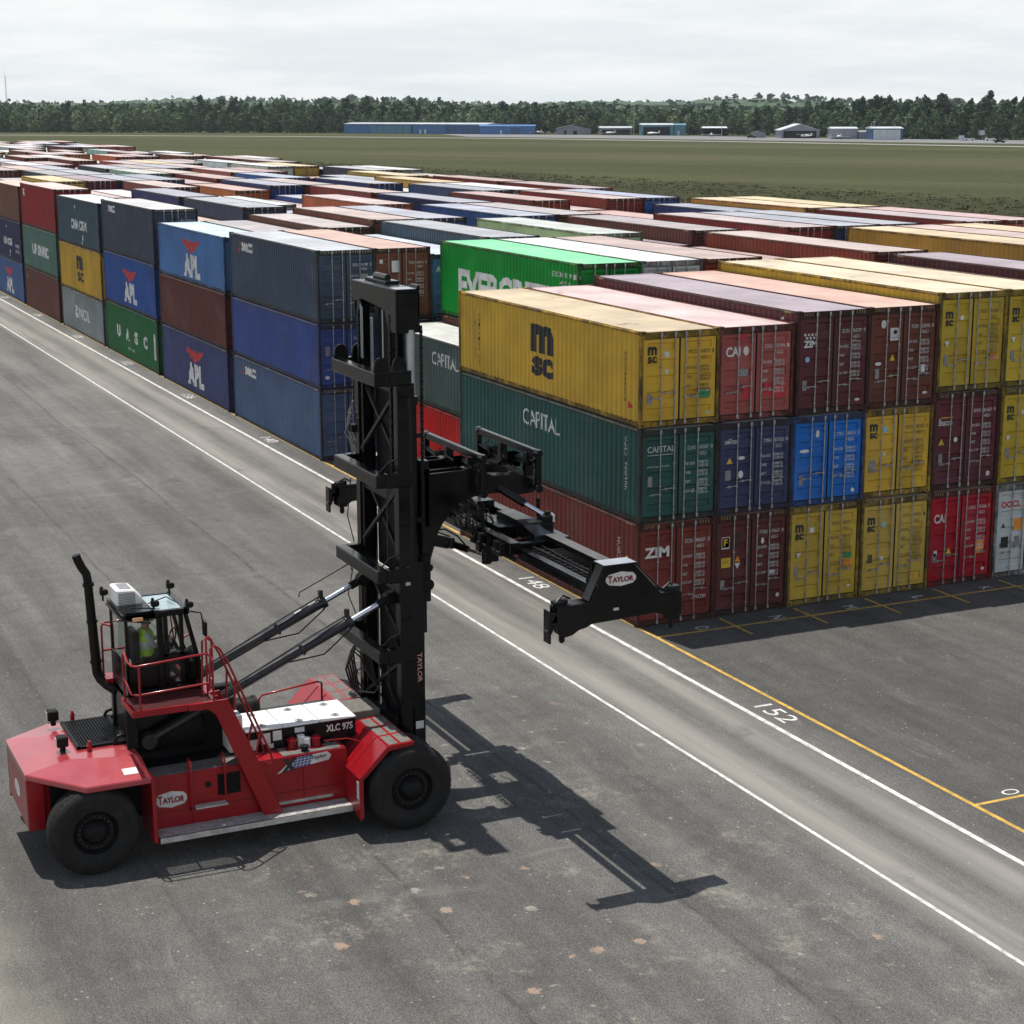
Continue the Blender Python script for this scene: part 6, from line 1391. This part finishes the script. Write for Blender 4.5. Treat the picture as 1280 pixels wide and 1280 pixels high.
# ---------------- the driver
def skin_person():
    """a seated driver in a hi-vis vest facing +y"""
    J = {'pel':(8.05,-15.36,3.54,.15),'bel':(8.05,-15.37,3.70,.15),'che':(8.05,-15.36,3.92,.165),'nek':(8.05,-15.34,4.10,.062),'hb':(8.05,-15.33,4.18,.075),'hm':(8.05,-15.32,4.27,.105),'ht':(8.05,-15.33,4.36,.075)}
    for s, n in ((1,'r'),(-1,'l')):
        J['sh'+n] = (8.05+.19*s,-15.36,4.02,.075); J['el'+n] = (8.05+.26*s,-15.24,3.78,.052); J['wr'+n] = (8.05+.17*s,-14.98,3.84,.036); J['ha'+n] = (8.05+.15*s,-14.90,3.86,.044)
        J['hi'+n] = (8.05+.10*s,-15.32,3.52,.10); J['kn'+n] = (8.05+.15*s,-14.94,3.56,.075); J['an'+n] = (8.05+.15*s,-14.82,3.16,.05); J['to'+n] = (8.05+.16*s,-14.68,3.11,.045)
    ks = list(J); ed = [('pel','bel'),('bel','che'),('che','nek'),('nek','hb'),('hb','hm'),('hm','ht')]
    for n in 'rl': ed += [('che','sh'+n),('sh'+n,'el'+n),('el'+n,'wr'+n),('wr'+n,'ha'+n),('pel','hi'+n),('hi'+n,'kn'+n),('kn'+n,'an'+n),('an'+n,'to'+n)]
    me = bpy.data.meshes.new('person'); me.from_pydata([J[k][:3] for k in ks], [(ks.index(a), ks.index(b)) for a, b in ed], [])
    o = bpy.data.objects.new('person', me); COL.objects.link(o)
    md = o.modifiers.new('skin', 'SKIN'); sv = me.skin_vertices[0].data
    for i, k in enumerate(ks): sv[i].radius = (J[k][3], J[k][3]); sv[i].use_root = (k == 'pel')
    sb = o.modifiers.new('sub', 'SUBSURF'); sb.levels = 2; sb.render_levels = 2
    dg = bpy.context.evaluated_depsgraph_get(); m2 = bpy.data.meshes.new_from_object(o.evaluated_get(dg))
    bpy.data.objects.remove(o)
    sk, tr, sh = pm('skin', (.32,.17,.11), .6), pm('dark_trousers', (.03,.035,.05), .8), pm('pale_shirt_sleeves', (.45,.47,.46), .8)
    m2.materials.clear()
    for q in (sk, tr, sh): m2.materials.append(q)
    for p in m2.polygons:
        c = p.center; p.use_smooth = True
        p.material_index = 0 if c.z > 4.09 or (c.y > -15.02 and c.z > 3.72) else 1 if (c.z < 3.62) else 2
    P = bpy.data.objects.new('person', m2); COL.objects.link(P)
    g = MB()  # vest: rings round the torso
    rings = [(3.58,.20,.165),(3.72,.195,.165),(3.88,.215,.18),(4.0,.235,.165),(4.07,.20,.13),(4.10,.10,.09)]
    for z, a, b in rings:
        for i in range(24): t_ = i*2*math.pi/24; g.v.append((8.05+a*math.cos(t_), -15.36+b*math.sin(t_), z))
    for k in range(5):
        for i in range(24): g.f.append([k*24+i, k*24+(i+1) % 24, (k+1)*24+(i+1) % 24, (k+1)*24+i]); g.m.append(1 if k == 1 else 0)
    g.build('safety_vest', [pm('hi_vis_yellow_green', (.42,.72,.04), .6), pm('reflective_tape', (.55,.58,.55), .4)], P, smooth=60)
    g = MB(); g.lathe([(.055,.112),(.10,.108),(.15,.085),(.18,.04),(.185,.0)], (8.05,-15.335,4.22), 'z', 20); g.box(7.97,8.13,-15.24,-15.14,4.275,4.29); g.build('cap', pm('dark_cap', (.03,.03,.035), .8), P, smooth=50)
    g = MB()
    for s in (-1,1): g.lathe([(-.012,.0),(-.006,.02),(.006,.022),(.012,0)], (8.05+.105*s,-15.32,4.25), 'x', 10)
    g.lathe([(0,.022),(.05,.008),(.055,0)], (8.05,-15.225,4.235), 'y', 8); g.build('nose_and_ears', sk, P)
    tag(P, 'seated driver in a lime yellow safety vest and cap behind the cab glass', 'person')
skin_person()
